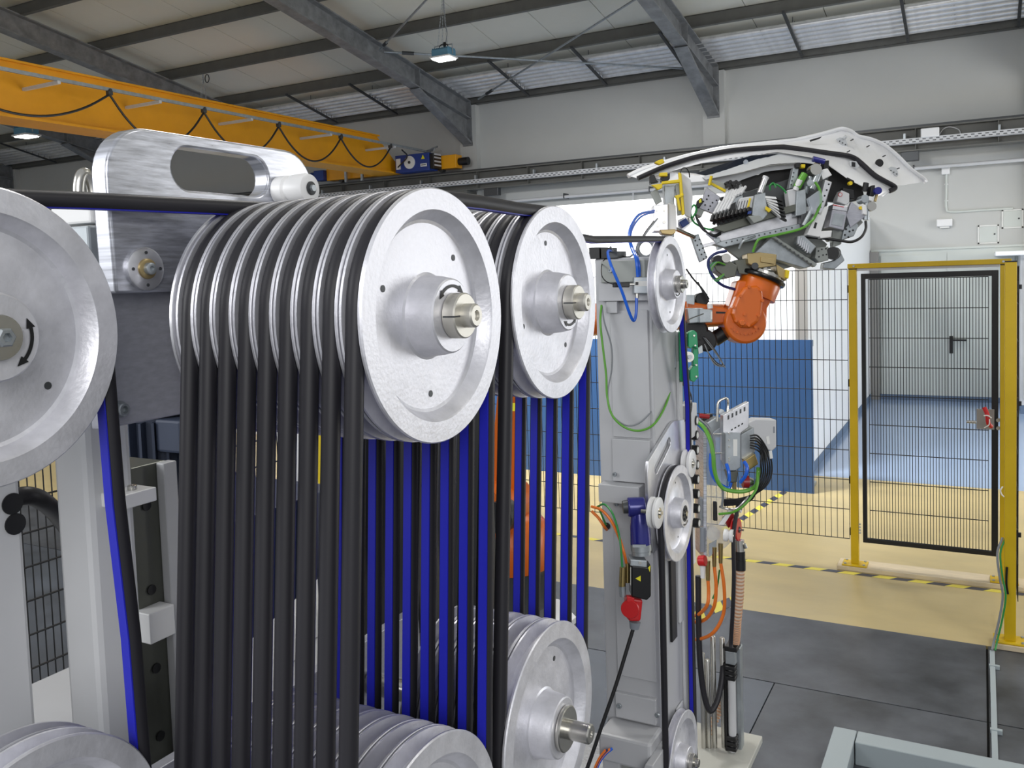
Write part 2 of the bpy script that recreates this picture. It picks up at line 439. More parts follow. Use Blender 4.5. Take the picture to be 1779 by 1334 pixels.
# eaves channel along the wall
o = MB().bb(-26, 7, WY - 0.16, WY - 0.15, 5.33, 5.45).bb(-26, 7, WY - 0.16, WY - 0.02, 5.33, 5.345).bb(-26, 7, WY - 0.16, WY - 0.02, 5.435, 5.45).build('eaves_channel', 'purlin_grey', None, 0)
tag(o, 'dark steel eaves channel along the top of the back wall', 'beam')

# foil pipes under the roof edge
for i in range(6):
    y = 13.52 + i * 0.15
    z = rtop(y) + 0.04
    o = MB().tube([(-26, y, z), (-14, y, z - 0.01), (-8, y, z), (-2, y, z - 0.008), (7, y, z)], 0.056, 12, 8).build('insulated_pipe', 'foil')
    tag(o, ('foil wrapped pipe nearest the purlin', 'second foil wrapped pipe from the purlin', 'third foil wrapped pipe from the purlin', 'third foil wrapped pipe from the eaves channel', 'second foil wrapped pipe from the eaves channel', 'foil wrapped pipe nearest the eaves channel')[i], 'pipe', 'foil wrapped pipes under the roof edge')

# hanger channels across the pipes
HX = [-20.6, -17.0, -14.6, -11.6, -10.1, -7.2, -5.7, -4.25, -2.45, -0.95, 0.45]
for x in HX:
    t = thing('pipe_hanger', 'slotted channel hanger crossing under the foil wrapped pipes', 'hanger', (x, 13.7, 5.4), 'pipe hangers under the roof edge')
    y0, y1 = 12.9, 14.36
    z0, z1 = rtop(y0) + 0.0, rtop(y1) - 0.075
    MB().poly([(x - 0.02, y0, z0), (x - 0.02, y1, z1), (x - 0.02, y1, z1 - 0.035), (x - 0.02, y0, z0 - 0.035)], (0.04, 0, 0)).build('channel', 'dark_steel', t, 0)
    for i in range(6):
        y = 13.52 + i * 0.15; f = (y - y0) / (y1 - y0); zc = z0 + (z1 - z0) * f
        MB().cyl((x, y + 0.075, zc - 0.06), (x, y + 0.075, rtop(y) + 0.2), 0.005, n=6).build('threaded_rod', 'dark_steel', t, 0)

# crossed brace rods below the roof
def ceilp(px, py, z0):
    d = ray(px, py); t = (z0 + SL * WY - CAM.z) / (d.z + SL * d.y); return CAM + d * t
def brace(a, b, lab):
    t = thing('brace_rod', lab, 'rod', (a + b) / 2, 'brace rods under the roof')
    MB().cyl(a, b, 0.016, n=10).build('rod', 'zinc', t)
    m_ = a.lerp(b, 0.08)
    MB().cyl(a.lerp(b, 0.06), a.lerp(b, 0.10), 0.028, n=10).build('turnbuckle', 'dark_steel', t)
A1 = Vector((-8.47, 11.75, rtop(11.75) - 0.12))
brace(A1, ceilp(1186, 119, 5.25), 'long thin brace rod passing behind the square lamp')
brace(ceilp(831, 172, 5.25), ceilp(1165, -40, 5.25), 'brace rod rising steeply from the rafter foot across the bay')
brace(A1 + Vector((0, -0.1, 0.02)), ceilp(790, -53, 5.25), 'short brace rod above the crane, joined to the rafter')

# ------------------------------------------------------------------ crane runway, tray, pipe on the wall
ry = 14.2
rw = thing('crane_runway', 'grey steel crane runway beam along the back wall', 'beam', (-9, ry, 3.7))
MB().bb(-26, 7, ry - 0.12, ry + 0.12, 3.70, 3.72).build('bottom_flange', 'purlin_grey', rw, 0)
MB().bb(-26, 7, ry - 0.006, ry + 0.006, 3.72, 4.02).build('web', 'purlin_grey', rw, 0)
MB().bb(-26, 7, ry - 0.12, ry + 0.12, 4.02, 4.04).build('top_flange', 'purlin_grey', rw, 0)
MB().bb(-26, 7, ry - 0.025, ry + 0.025, 4.04, 4.08).build('rail', 'dark_steel', rw, 0)
for x in RX: MB().bb(x - 0.15, x + 0.15, ry - 0.1, WY - 0.14, 3.55, 3.699).build('bracket', 'purlin_grey', rw, 0)
for i in range(30):
    x = -25 + i * 1.05
    MB().bb(x, x + 0.01, ry - 0.11, ry - 0.006, 3.72, 4.02).build('stiffener', 'purlin_grey', rw, 0)
ct = thing('cable_tray', 'white perforated cable tray running along the crane beam', 'cable tray', (-6, ry - 0.2, 3.78))
MB().bb(-26, 7, ry - 0.19, ry - 0.185, 3.80, 3.875).bb(-26, 7, ry - 0.19, ry - 0.121, 3.797, 3.803).build('tray', 'light_paint', ct, 0)
m_ = MB()
for i in range(330):
    x = -22 + i * 0.088
    m_.bb(x, x + 0.045, ry - 0.192, ry - 0.189, 3.815, 3.828); m_.bb(x + 0.044, x + 0.088, ry - 0.192, ry - 0.189, 3.845, 3.858)
o = m_.build('tray_slot', 'dark_steel', ct, 0); o['kind'] = 'stuff'
for i in range(26):
    x = -25 + i * 1.2
    MB().bb(x, x + 0.03, ry - 0.185, ry - 0.12, 3.86, 3.95).build('tray_clip', 'zinc', ct, 0)
o = MB().box((-0.65, ry - 0.2, 3.93), (0.24, 0.05, 0.13)).build('tray_junction_box', 'white_plastic', None, 0, 0.012); tag(o, 'small white junction box on the cable tray', 'box')
o = MB().box((-0.92, ry - 0.06, 3.63), (0.24, 0.12, 0.14)).build('cable_gland_box', 'dark_steel', None, 0, 0.01); tag(o, 'dark box under the crane beam beside the gate', 'box')
o = MB().box((-7.9, ry - 0.06, 3.63), (0.3, 0.12, 0.14)).build('cable_gland_box', 'dark_steel', None, 0, 0.01); tag(o, 'dark box under the crane beam near the crane end', 'box')
# loose wires in the beam
for xx, r_ in ((-1.7, 0.16), (-0.4, 0.14), (-2.6, 0.1)):
    o = MB().tube([(xx - r_, ry - 0.03, 3.9), (xx - r_ * .6, ry - 0.05, 3.98), (xx, ry - 0.06, 4.0), (xx + r_ * .8, ry - 0.05, 3.95), (xx + r_, ry - 0.03, 3.86)], 0.006, 6).build('loose_wire', 'light_paint')
    tag(o, 'loop of pale wire resting in the crane beam', 'wire', 'loose wires in the crane beam')
wp = thing('wall_pipe', 'thin grey pipe along the back wall under the crane beam', 'pipe', (-4, WY - 0.08, 3.5))
MB().cyl((-9.5, WY - 0.17, 3.46), (7, WY - 0.17, 3.50), 0.028).build('pipe', 'light_paint', wp)
for x in (-8.2, -6.6, -5.0, -2.4, -0.9, 0.6): MB().bb(x, x + 0.02, WY - 0.2, WY, 3.44, 3.53).build('pipe_clip', 'dark_steel', wp, 0)
MB().cyl((-5.3, WY - 0.15, 3.5), (-5.3, WY - 0.15, 2.9), 0.012).build('drop_pipe', 'light_paint', wp)

# ------------------------------------------------------------------ fittings on the back wall
def wpt(x, y, yy=WY): p = onY(x, y, yy); return p
p = wpt(1643, 297)
o = MB().box((p.x, WY - 0.04, p.z), (0.11, 0.08, 0.11)).build('wall_junction_box', 'white_plastic', None, 0, 0.01); tag(o, 'small pale junction box high on the back wall above the conduit', 'box')
a = wpt(1644, 303); b = wpt(1644, 360); c = wpt(1652, 368); d = wpt(1760, 362)
t = thing('wall_conduit', 'pale L-shaped conduit on the back wall', 'conduit', (a.x, WY, a.z))
MB().tube([(q.x, WY - 0.02, q.z) for q in (a, (a + b) / 2, b, c, (c + d) / 2, d)], 0.017, 10, 6).build('conduit_tube', 'wall_low', t)
for f_ in (0.3, 0.8): MB().box((a.x, WY - 0.01, a.z + (b.z - a.z) * f_), (0.05, 0.02, 0.02)).build('conduit_clip', 'white_plastic', t, 0)
p = wpt(1641, 387)
t = thing('emergency_light', 'small white box light on the back wall below the conduit', 'light', (p.x, WY, p.z))
MB().box((p.x, WY - 0.04, p.z), (0.21, 0.08, 0.11)).build('housing', 'white_plastic', t, 0, 0.012)
MB().box((p.x, WY - 0.04, p.z - 0.068), (0.13, 0.05, 0.025)).build('lens', 'label_white', t, 0, 0.008)
for (x, y, lab) in ((1717, 407, 'square inspection hatch on the back wall, lower of two'), (1759, 380, 'square inspection hatch on the back wall, upper of two')):
    p = wpt(x, y); t = thing('inspection_hatch', lab, 'hatch', (p.x, WY, p.z))
    fr = MB()
    for dx, dz, sx, sz in ((0, .125, .27, .02), (0, -.125, .27, .02), (.125, 0, .02, .27), (-.125, 0, .02, .27)): fr.box((p.x + dx, WY - 0.006, p.z + dz), (sx, 0.012, sz))
    fr.build('hatch_frame', 'label_white', t, 0)
    MB().box((p.x, WY - 0.004, p.z), (0.225, 0.008, 0.225)).build('hatch_door', 'wall_low', t, 0)
    MB().cyl((p.x + 0.08, WY - 0.008, p.z), (p.x + 0.08, WY - 0.014, p.z), 0.012).build('hatch_lock', 'dark_steel', t)

# pale enclosure at the right, against the back wall
t = thing('wall_enclosure', 'pale tall enclosure with black latch against the back wall beyond the gate', 'cabinet', (1.2, 14.0, 0))
MB().bb(0.46, 2.4, 13.6, 14.54, 0.12, 2.14).build('body', 'light_paint', t, 0)
MB().bb(0.16, 2.5, 13.4, 14.54, 2.14, 2.20).build('roof', 'booth_white', t, 0, 0.01)
MB().bb(0.50, 1.4, 13.575, 13.6, 0.2, 2.1).build('enclosure_door', 'wall_low', t, 0, 0.004)
MB().bb(0.52, 0.58, 13.54, 13.575, 1.5, 1.72).build('latch', 'black', t, 0, 0.005)
MB().bb(0.46, 2.4, 13.6, 14.54, 0.0, 0.12).build('plinth', 'base_blue', t, 0)

# ------------------------------------------------------------------ overhead crane
gx = -9.9
cr = thing('overhead_crane', 'yellow overhead travelling crane girder with festoon cables', 'crane', (gx - 0.18, 9.0, 4.1))
Y0, Y1 = 4.0, 13.55
MB().poly([(gx, Y0, 4.13), (gx, 14.0, 4.13), (gx, 14.0, 4.3), (gx, 13.4, 4.75), (gx, Y0, 4.75)], (-0.34, 0, 0)).build('girder', 'crane_yellow', cr, 0)
MB().poly([(gx + 0.05, Y0, 4.75), (gx + 0.05, 13.42, 4.75), (gx + 0.05, 13.42, 4.775), (gx + 0.05, Y0, 4.775)], (-0.44, 0, 0)).build('top_flange', 'crane_yellow', cr, 0)
MB().bb(gx - 0.42, gx + 0.08, Y0, 14.0, 4.10, 4.13).build('bottom_flange', 'crane_yellow', cr, 0)
rx = gx + 0.62; rz = 4.495
MB().bb(rx - 0.015, rx + 0.015, Y0, 13.95, rz - 0.02, rz + 0.02).build('festoon_rail', 'zinc', cr, 0)
for y in (6.55, 7.95, 9.55, 11.3, 13.05): MB().box((gx + 0.32, y, rz - 0.035), (0.66, 0.04, 0.035)).build('rail_bracket', 'light_paint', cr, 0)
fx = [5.9, 7.4, 8.95, 10.75, 12.55, 13.3]
fx = [onX(x, y, rx).y for x, y in ((-160, 90), (190, 160), (354, 189), (484, 217), (592, 237), (678, 253))]
for i, y in enumerate(fx):
    MB().box((rx, y, rz - 0.04), (0.05, 0.06, 0.05)).cyl((rx - 0.03, y, rz - 0.01), (rx + 0.03, y, rz - 0.01), 0.02, n=10).build('cable_trolley', 'dark_steel', cr, 0)
for i in range(len(fx) - 1):
    a, b = fx[i], fx[i + 1]; sag = (0.40, 0.50, 0.47, 0.44, 0.40)[i]
    pts = [(rx, a + (b - a) * q / 8, rz - 0.06 - sag * (1 - (2 * q / 8 - 1) ** 2)) for q in range(9)]
    MB().tube(pts, 0.014, 8, 3).build('festoon_cable', 'black_cable', cr)
# rail end beyond the girder, hooks and loop
MB().bb(rx - 0.012, rx + 0.012, 13.9, 14.25, rz - 0.02, rz + 0.012).build('rail_end', 'zinc', cr, 0)
e = onY(750, 270, 14.2)
MB().tube([(rx, 13.3, rz - .06), (rx - .1, 13.6, 4.35), (gx + .2, 13.75, 4.2)], 0.014, 6).build('festoon_cable', 'black_cable', cr)
MB().cyl((rx, 14.1, rz), (e.x + .2, 14.1, 4.56), 0.018, n=8).cyl((gx - 0.1, 14.1, 4.36), (e.x + .1, 14.1, 4.5), 0.014, n=8).cyl((e.x + .15, 14.1, 4.55), (e.x + .05, 14.1, 4.38), 0.014, n=8).build('support_arm', 'zinc', cr)
for k in range(5): MB().tube([(gx + .15 + .05 * k, 14.0, 4.42), (gx + .2 + .06 * k, 13.98, 4.3), (gx + .3 + .03 * k, 14.02, 4.18)], 0.008, 6).build('control_wire', 'black_cable', cr)
# end carriage on the runway rail
MB().bb(-11.7, -8.62, ry - 0.12, ry + 0.1, 4.13, 4.38).build('end_carriage', 'crane_yellow', cr, 0, 0.008)
for x in (-11.4, -9.0): MB().cyl((x, ry - 0.05, 4.13), (x, ry + 0.05, 4.13), 0.05, n=20).build('wheel', 'dark_steel', cr)
MB().cyl((-8.62, ry, 4.25), (-8.42, ry, 4.25), 0.07, 0.075, 16).build('buffer', 'black', cr)
cb = MB().bb(-9.78, -9.02, ry - 0.42, ry - 0.125, 4.10, 4.42).build('control_box', 'crane_blue', cr, 0, 0.006)
MB().cyl((-9.45, ry - 0.42, 4.27), (-9.45, ry - 0.435, 4.27), 0.12, n=28).build('dial', 'label_white', cb)
MB().cyl((-9.45, ry - 0.435, 4.27), (-9.45, ry - 0.445, 4.27), 0.028, n=16).build('dial_knob', 'dark_steel', cb)
MB().bb(-9.76, -9.66, ry - 0.424, ry - 0.42, 4.16, 4.36).build('label_plate', 'label_white', cb, 0)
MB().bb(-9.21, -9.07, ry - 0.424, ry - 0.42, 4.17, 4.225).build('label_plate', 'label_white', cb, 0)
MB().bb(-9.195, -9.09, ry - 0.4255, ry - 0.424, 4.19, 4.205).build('label_print', 'black', cb, 0)
MB().poly([(-9.19, ry - 0.424, 4.31), (-9.11, ry - 0.424, 4.31), (-9.15, ry - 0.424, 4.385)], (0, 0.004, 0)).build('warning_sign', 'yellow_sign', cb, 0)
MB().bb(-9.02, -8.93, ry - 0.40, ry - 0.13, 4.12, 4.40).build('drive_housing', 'black', cr, 0, 0.01)
for z in (4.17, 4.24, 4.31, 4.37): MB().bb(-8.93, -8.925, ry - 0.38, ry - 0.15, z, z + 0.03).build('cooling_slot', 'grey_paint', cr, 0)
# drive motor below the girder, rail stops
MB().bb(-11.95, -11.7, ry - 0.22, ry + 0.02, 4.14, 4.34).cyl((-11.95, ry - 0.1, 4.24), (-12.1, ry - 0.1, 4.24), 0.09).build('drive_motor', 'crane_blue', cr, 30, 0.008)
for x in (-11.15, -10.75): MB().bb(x, x + 0.05, ry - 0.24, ry - 0.2, 4.05, 4.42).build('rail_stop', 'zinc', cr, 0)

# ------------------------------------------------------------------ square high-bay lamps
def bay_lamp(p, s, label, topz, coil=True):
    p = Vector(p); t = thing('high_bay_lamp', label, 'lamp', p, 'square high-bay lamps hanging from the roof')
    hous = MB()
    b0, b1 = 0.20 * s, 0.235 * s
    MB().box(p + Vector((0, 0, 0.09 * s)), (0.40 * s, 0.30 * s, 0.14 * s)).build('housing', 'lamp_blue', t, 0, 0.012)
    for k in range(9): MB().box(p + Vector((-0.18 * s + 0.045 * s * k, 0, 0.17 * s)), (0.008, 0.28 * s, 0.03 * s)).build('cooling_fin', 'lamp_blue', t, 0)
    MB().box(p + Vector((0, 0, 0.005)), (0.47 * s, 0.36 * s, 0.035 * s)).build('rim', 'white_plastic', t, 0, 0.01)
    MB().box(p + Vector((0, 0, -0.018)), (0.40 * s, 0.29 * s, 0.02 * s)).build('lens', 'lamp_glow', t, 0, 0.006)
    MB().tube([p + Vector((-0.21 * s, 0, 0.06 * s)), p + Vector((-0.21 * s, 0, 0.25 * s)), p + Vector((0, 0, 0.26 * s)), p + Vector((0.21 * s, 0, 0.25 * s)), p + Vector((0.21 * s, 0, 0.06 * s))], 0.012 * s, 8, 1).build('bracket', 'zinc', t)
    MB().cyl(p + Vector((0.05 * s, -0.02, 0.16 * s)), p + Vector((0.05 * s, -0.02, 0.30 * s)), 0.03 * s, n=10).build('driver', 'black', t)
    MB().tube([p + Vector((0.05 * s + 0.10 * s * cos(a_), -0.05, 0.20 * s + 0.06 * s * sin(a_))) for a_ in [2 * pi * k / 14 for k in range(17)]], 0.010 * s, 6, 2).build('cable_coil', 'black_cable', t)
    top = Vector((p.x + 0.03, p.y, topz))
    for dx, dy in ((-0.18, 0.05), (0.02, -0.05), (0.05, 0.05)):
        a_ = p + Vector((dx * s, dy, 0.26 * s)); b_ = top; L = (b_ - a_).length; n = max(6, int(L / 0.045)); m_ = MB()
        for q in range(n):
            c0 = a_.lerp(b_, q / n); c1 = a_.lerp(b_, (q + 0.8) / n); w_ = Vector((0.007, 0, 0)) if q % 2 else Vector((0, 0.007, 0))
            m_.cyl(c0 - w_, c1 - w_, 0.003, n=4).cyl(c0 + w_, c1 + w_, 0.003, n=4)
        o_ = m_.build('chain', 'zinc', t, 0)
    MB().tube([p + Vector((0.06 * s, 0, 0.29 * s)), p + Vector((0.10 * s, 0, 0.5 * s)), p + Vector((0.04, 0, 0.7 * s)), top], 0.006, 6).build('cable', 'grey_cable', t)
    return t
lp = onY(771, 101, 11.0)
bay_lamp(lp, 0.72, 'glowing square lamp hanging between two roof rafters', rtop(11.0) + 0.19)
lp = onY(46, 236, 11.0)
bay_lamp(lp, 0.95, 'glowing square lamp hanging below the yellow crane girder', rtop(11.0) + 0.19)
lp = onY(354, 196, 11.6)
t = bay_lamp(lp, 0.75, 'square lamp on chains partly hidden behind the yellow crane girder', rtop(11.6) + 0.02)
MB().tube([(lp.x + 0.16 + 0.05 * cos(a_), lp.y - 0.03, rtop(11.6) - 0.1 + 0.07 * sin(a_)) for a_ in [2 * pi * k / 12 for k in range(13)]], 0.008, 6, 2).build('cable_loop', 'black_cable', t)
# ================================================================== SEAL STRIP BUFFER MACHINE (foreground)
UZ = 2.071
PITCH = 0.0196
STR = 0.090       # radius of the strip's centre line on the upper wheels
AX = Vector((1, 0, 0))

def wheel_prof(R, w=PITCH, front=False, floor=0.0135):
    """plain sheave, from back (-w/2) to front (+w/2), axis +X"""
    a = w / 2
    g = R - floor
    rim = [(-a + .0005, R - .006), (-a + .0007, R - .0008), (-a + .0012, R - .0002), (-a + .0030, R - .0004), (-a + .0038, g + .004), (-a + .0050, g), (a - .0050, g), (a - .0038, g + .004), (a - .0030, R - .0004), (a - .0012, R - .0002), (a - .0007, R - .0008), (a - .0005, R - .006)]
    if not front:
        return [(-a + .0006, 0.02)] + rim + [(a - .0006, 0.02)]
    k = R / 0.097
    face = [(a, R - .0012), (a, 0.0805 * k), (a - .0014, 0.079 * k), (a - .0105, 0.0735 * k), (a - .0115, 0.071 * k), (a - .0115, 0.0335 * k), (a - .0105, 0.0315 * k), (a - .003, 0.0305 * k), (a + .002, 0.030 * k), (a + .0105, 0.0282 * k), (a + .0115, 0.027 * k), (a + .0115, 0.010)]
    return [(-a + .0006, 0.02)] + rim[:-2] + face

def arrow_mark(parent, c, x, r, a0, a1, wdt):
    """printed curved arrow lying on a hub face (plane of constant X)"""
    n = 10; v = []; f = []
    for k in range(n + 1):
        a = radians(a0 + (a1 - a0) * k / n)
        for rr in (r - wdt, r + wdt): v.append((x, c.y + rr * cos(a), c.z + rr * sin(a)))
    for k in range(n): f.append((2 * k, 2 * k + 1, 2 * k + 3, 2 * k + 2))
    for s, a in ((-1, a0), (1, a1)):
        b = len(v); ar = radians(a); d = 6 * wdt / r * (1 if a1 > a0 else -1)
        v += [(x, c.y + (r - 2.6 * wdt) * cos(ar), c.z + (r - 2.6 * wdt) * sin(ar)), (x, c.y + (r + 2.6 * wdt) * cos(ar), c.z + (r + 2.6 * wdt) * sin(ar)), (x, c.y + r * cos(ar + s * d), c.z + r * sin(ar + s * d))]
        f.append((b, b + 1, b + 2))
    m_ = MB().add(v + [(p[0] + 0.0003, p[1], p[2]) for p in v], f + [[i + len(v) for i in q] for q in f])
    return m_.build('arrow_mark', 'black', parent, 0)

def pulley_stack(label, yc, zc, R, xs, back, group='wheel stacks of the strip buffer', arrow=(128, 65), collar='collar', shaft_len=0.030, floor=0.0135, holes=(150, 65, 262)):
    """xs: groove centres, first = front one"""
    t = thing('pulley_stack', label, 'pulley', (xs[0], yc, zc), group)
    c = Vector((0, yc, zc)); xf = max(xs)
    fw = MB().lathe(wheel_prof(R, front=True, floor=floor), (xf, yc, zc), AX, 96).build('pulley_wheel', 'cast_light', t, 20)
    tag(fw, 'front wheel with recessed face and hub')
    face = xf + PITCH / 2
    for a in holes:
        ar = radians(a); rr = 0.060 * R / 0.097
        p = Vector((face - 0.0115, yc + rr * cos(ar), zc + rr * sin(ar)))
        MB().cyl(p, p + Vector((0.0004, 0, 0)), 0.0026, n=14).build('drill_hole', 'dark_steel', fw)
    plain = None
    for x in xs:
        if x == xf: continue
        if plain is None:
            plain = MB().lathe(wheel_prof(R, floor=floor), (x, yc, zc), AX, 80).build('pulley_wheel', 'cast_alu', t, 28); px0 = x
        else: dup(plain, (x - px0, 0, 0), t)
    ax0 = face + 0.0115
    if collar == 'collar':
        MB().lathe([(0.0005, 0.009), (0.0005, 0.0165), (0.0012, 0.0172), (0.0105, 0.0172), (0.0115, 0.0162), (0.0115, 0.009)], (ax0, yc, zc), AX, 40).build('clamp_collar', 'nickel', t)
        MB().bb(ax0 + .002, ax0 + .0118, yc - 0.0175, yc - 0.008, zc - 0.0006, zc + 0.0006).build('collar_slit', 'dark_steel', t, 0)
        MB().lathe([(-0.01, 0.009), (0.0195, 0.009), (0.021, 0.0076), (0.021, 0.004), (0.019, 0.0035)], (ax0, yc, zc), AX, 32).build('axle_end', 'nickel', t)
    elif collar == 'shaft':
        MB().lathe([(0.0005, 0.012), (0.0005, 0.021), (0.0015, 0.022), (0.0045, 0.022), (0.0055, 0.021), (0.0055, 0.009)], (ax0, yc, zc), AX, 40).build('clamp_collar', 'steel', t)
        MB().lathe([(-0.01, 0.0095), (shaft_len - .0015, 0.0095), (shaft_len, 0.0082), (shaft_len, 0.003), (shaft_len - .002, 0.0025)], (ax0, yc, zc), AX, 32).build('axle_end', 'steel', t)
    elif collar == 'screw':
        MB().lathe([(0.0005, 0.006), (0.0005, 0.0135), (0.002, 0.014), (0.004, 0.0135), (0.0045, 0.006)], (ax0, yc, zc), AX, 32).build('washer', 'steel', t)
        MB().lathe([(0.0045, 0.0062), (0.009, 0.0062), (0.0102, 0.005), (0.0102, 0.003), (0.0075, 0.0028)], (ax0, yc, zc), AX, 6).build('screw_head', 'zinc', t)
    MB().cyl((back, yc, zc), (min(xs) + 0.001, yc, zc), 0.012, n=20).build('axle', 'steel', t)
    arrow_mark(t, c, ax0 + 0.0004, 0.0225 * R / .097, arrow[0], arrow[1], 0.0011) if collar != 'shaft' else None
    return t

# ---- upper and lower stacks
S1Y, S2Y, L1Y, L2Y = 0.562, 0.800, 0.530, 0.757
S1X = [-0.373 - PITCH * k for k in range(9)]
S2X = [-0.385 - PITCH * k for k in range(6)]
LZ = 1.650
pulley_stack('bright multi-groove wheel stack nearest the handle plate, upper of its pair', S1Y, UZ, 0.097, S1X, -0.575, holes=(158, 48, 270))
pulley_stack('bright multi-groove wheel stack between the large stack and the grey column, upper of its pair', S2Y, UZ, 0.097, S2X, -0.60, holes=(92, -50, 200), arrow=(-110, -60))
pulley_stack('multi-groove wheel stack at the foot of the long strip loops', L1Y, LZ, 0.1, [x - 0.004 for x in S1X], -0.60, collar='collar')
pulley_stack('multi-groove wheel stack with a long bare shaft end', L2Y, LZ + .003, 0.1, S2X, -0.60, collar='shaft', holes=(60, 200))
pulley_stack('large single wheel beside the handle plate with bolted hub', 0.316, 2.073, 0.0928, [-0.540, -0.5596], -0.64, collar='screw', holes=(-38,), arrow=(12, -42))
pulley_stack('wheel below the large bolted wheel with a strip coming down to it', 0.330, 1.720, 0.090, [-0.540, -0.5596], -0.64, collar='screw', holes=(120,))
o = MB().lathe([(-.004, .02), (-.004, .0965), (-.003, .0975), (-.0005, .0975), (0, .0965), (0, .02)], (S1X[-1] - PITCH / 2 - .002, S1Y, UZ), AX, 80).build('pulley_flange', 'machined_alu', [q for q in bpy.data.objects if q.name == 'pulley_stack'][0], 28)

# ---- the rubber seal strip
BR = 0.0067
BLK = [(BR * cos(radians(q)), BR * sin(radians(q))) for q in range(-45, 226, 18)]
LIN = [(-0.0040, -0.0057), (0.0040, -0.0057), (0.0042, -0.0044), (-0.0042, -0.0044)]
seal = thing('seal_strip', 'black rubber seal strip with blue liner wound in many loops over the wheels', 'seal strip', (-0.45, S1Y, LZ - 0.1))
def strand(path, flip, closed=False, name='strand', parent=None):
    s = MB().sweep(path, BLK, AX, flip, closed).build(name, 'rubber', parent or seal, 50)
    MB().sweep(path, LIN, AX, flip, closed).build('liner', 'liner_blue', s, 40)
    return s
def arc(yc, zc, r, a0, a1, x0, x1=None, n=14):
    x1 = x0 if x1 is None else x1
    return [Vector((x0 + (x1 - x0) * k / n, yc + r * cos(radians(a0 + (a1 - a0) * k / n)), zc + r * sin(radians(a0 + (a1 - a0) * k / n)))) for k in range(n + 1)]
def loop(x, yu, ru, yl, rl, zl, xl=None):
    xl = x if xl is None else xl
    # outer tangents of the two wheels, near (-Y) and far (+Y)
    d = Vector((0, yl - yu, zl - UZ)); L = d.length; base = math.degrees(math.atan2(d.z, d.y)); q = math.degrees(math.acos((ru - rl) / L))
    an, af = base - q, base + q            # near angle, far angle
    up = arc(yu, UZ, ru, an + 360 if an < 0 else an, af if af > -90 else af, x, x, 26)
    lo = arc(yl, zl, rl, af, an, xl, xl, 24)
    return up, lo, an, af
def racetrack(x, yu, ru, yl, rl, zl, xl):
    d = Vector((0, yl - yu, zl - UZ)); L = d.length; b = math.atan2(d.z, d.y); q = math.acos((ru - rl) / L)
    n1, n2 = math.degrees(b - q), math.degrees(b + q)
    near = n1 % 360; far = n2 % 360
    if not (90 < near < 270): near, far = far, near
    if far > 180: far -= 360
    up = arc(yu, UZ, ru, near, far, x, x, 26)                 # over the top from the near to the far side
    lo = arc(yl, zl, rl, far, near - 360, xl, xl, 24)         # round the bottom back to the near side
    path = up[:]
    a, b_ = up[-1], lo[0]
    path += [a.lerp(b_, k / 4) for k in range(1, 4)] + lo
    a, b_ = lo[-1], up[0]
    path += [a.lerp(b_, k / 4) for k in range(1, 4)]
    return path
for x in S1X: strand(racetrack(x, S1Y, STR, L1Y, 0.093, LZ, x - 0.004), 1, True)
for x in S2X: strand(racetrack(x, S2Y, STR, L2Y, 0.093, LZ + .003, x), 1, True)
# run from the bolted wheel to the first groove, from stack to stack, and on to the column wheel
ul = UZ + STR + 0.0005
strand(arc(0.316, 2.073, 0.0865, 185, 92, -0.5596) + [Vector((-0.555, 0.40, ul)), Vector((-0.542, 0.48, ul)), Vector((S1X[-1], S1Y, ul))], 1)
strand([Vector((S1X[0], S1Y + .005, ul)), Vector((S1X[0], S1Y + 0.08, ul)), Vector((S2X[0], S2Y - 0.06, ul)), Vector((S2X[0], S2Y, ul))], 1)
TY, MY, BY = 1.70, 1.77, 1.765
TX, MX = -0.556, -0.572
strand([Vector((S2X[-1], S2Y, ul)), Vector((S2X[-1] - .004, S2Y + 0.1, ul - .004)), Vector((-0.545, 1.3, ul - .010)), Vector((TX, TY - 0.1, ul - .002))] + arc(TY, UZ, STR, 88, -10, TX) +
       [Vector((TX - .004, TY + 0.115, 1.93)), Vector((TX - .012, TY + 0.163, 1.80)), Vector((TX - .02, TY + 0.183, 1.5)), Vector((TX - .02, TY + 0.185, 1.05)), Vector((TX - .02, TY + 0.185, 0.6))], 1)
# loop round the column's middle and bottom wheels
UZs = UZ
UZ = 1.587; strand(racetrack(MX, MY, 0.094, 1.765, 0.094, 1.05, MX), 1, True); UZ = UZs
# strip hanging from the bolted wheel to the wheel below
strand(arc(0.316, 2.073, 0.0865, 60, 0, -0.540) + [Vector((-0.540, 0.405, 1.95)), Vector((-0.540, 0.411, 1.85)), Vector((-0.540, 0.4135, 1.72))] + arc(0.330, 1.720, 0.0835, 0, -60, -0.540), 1)

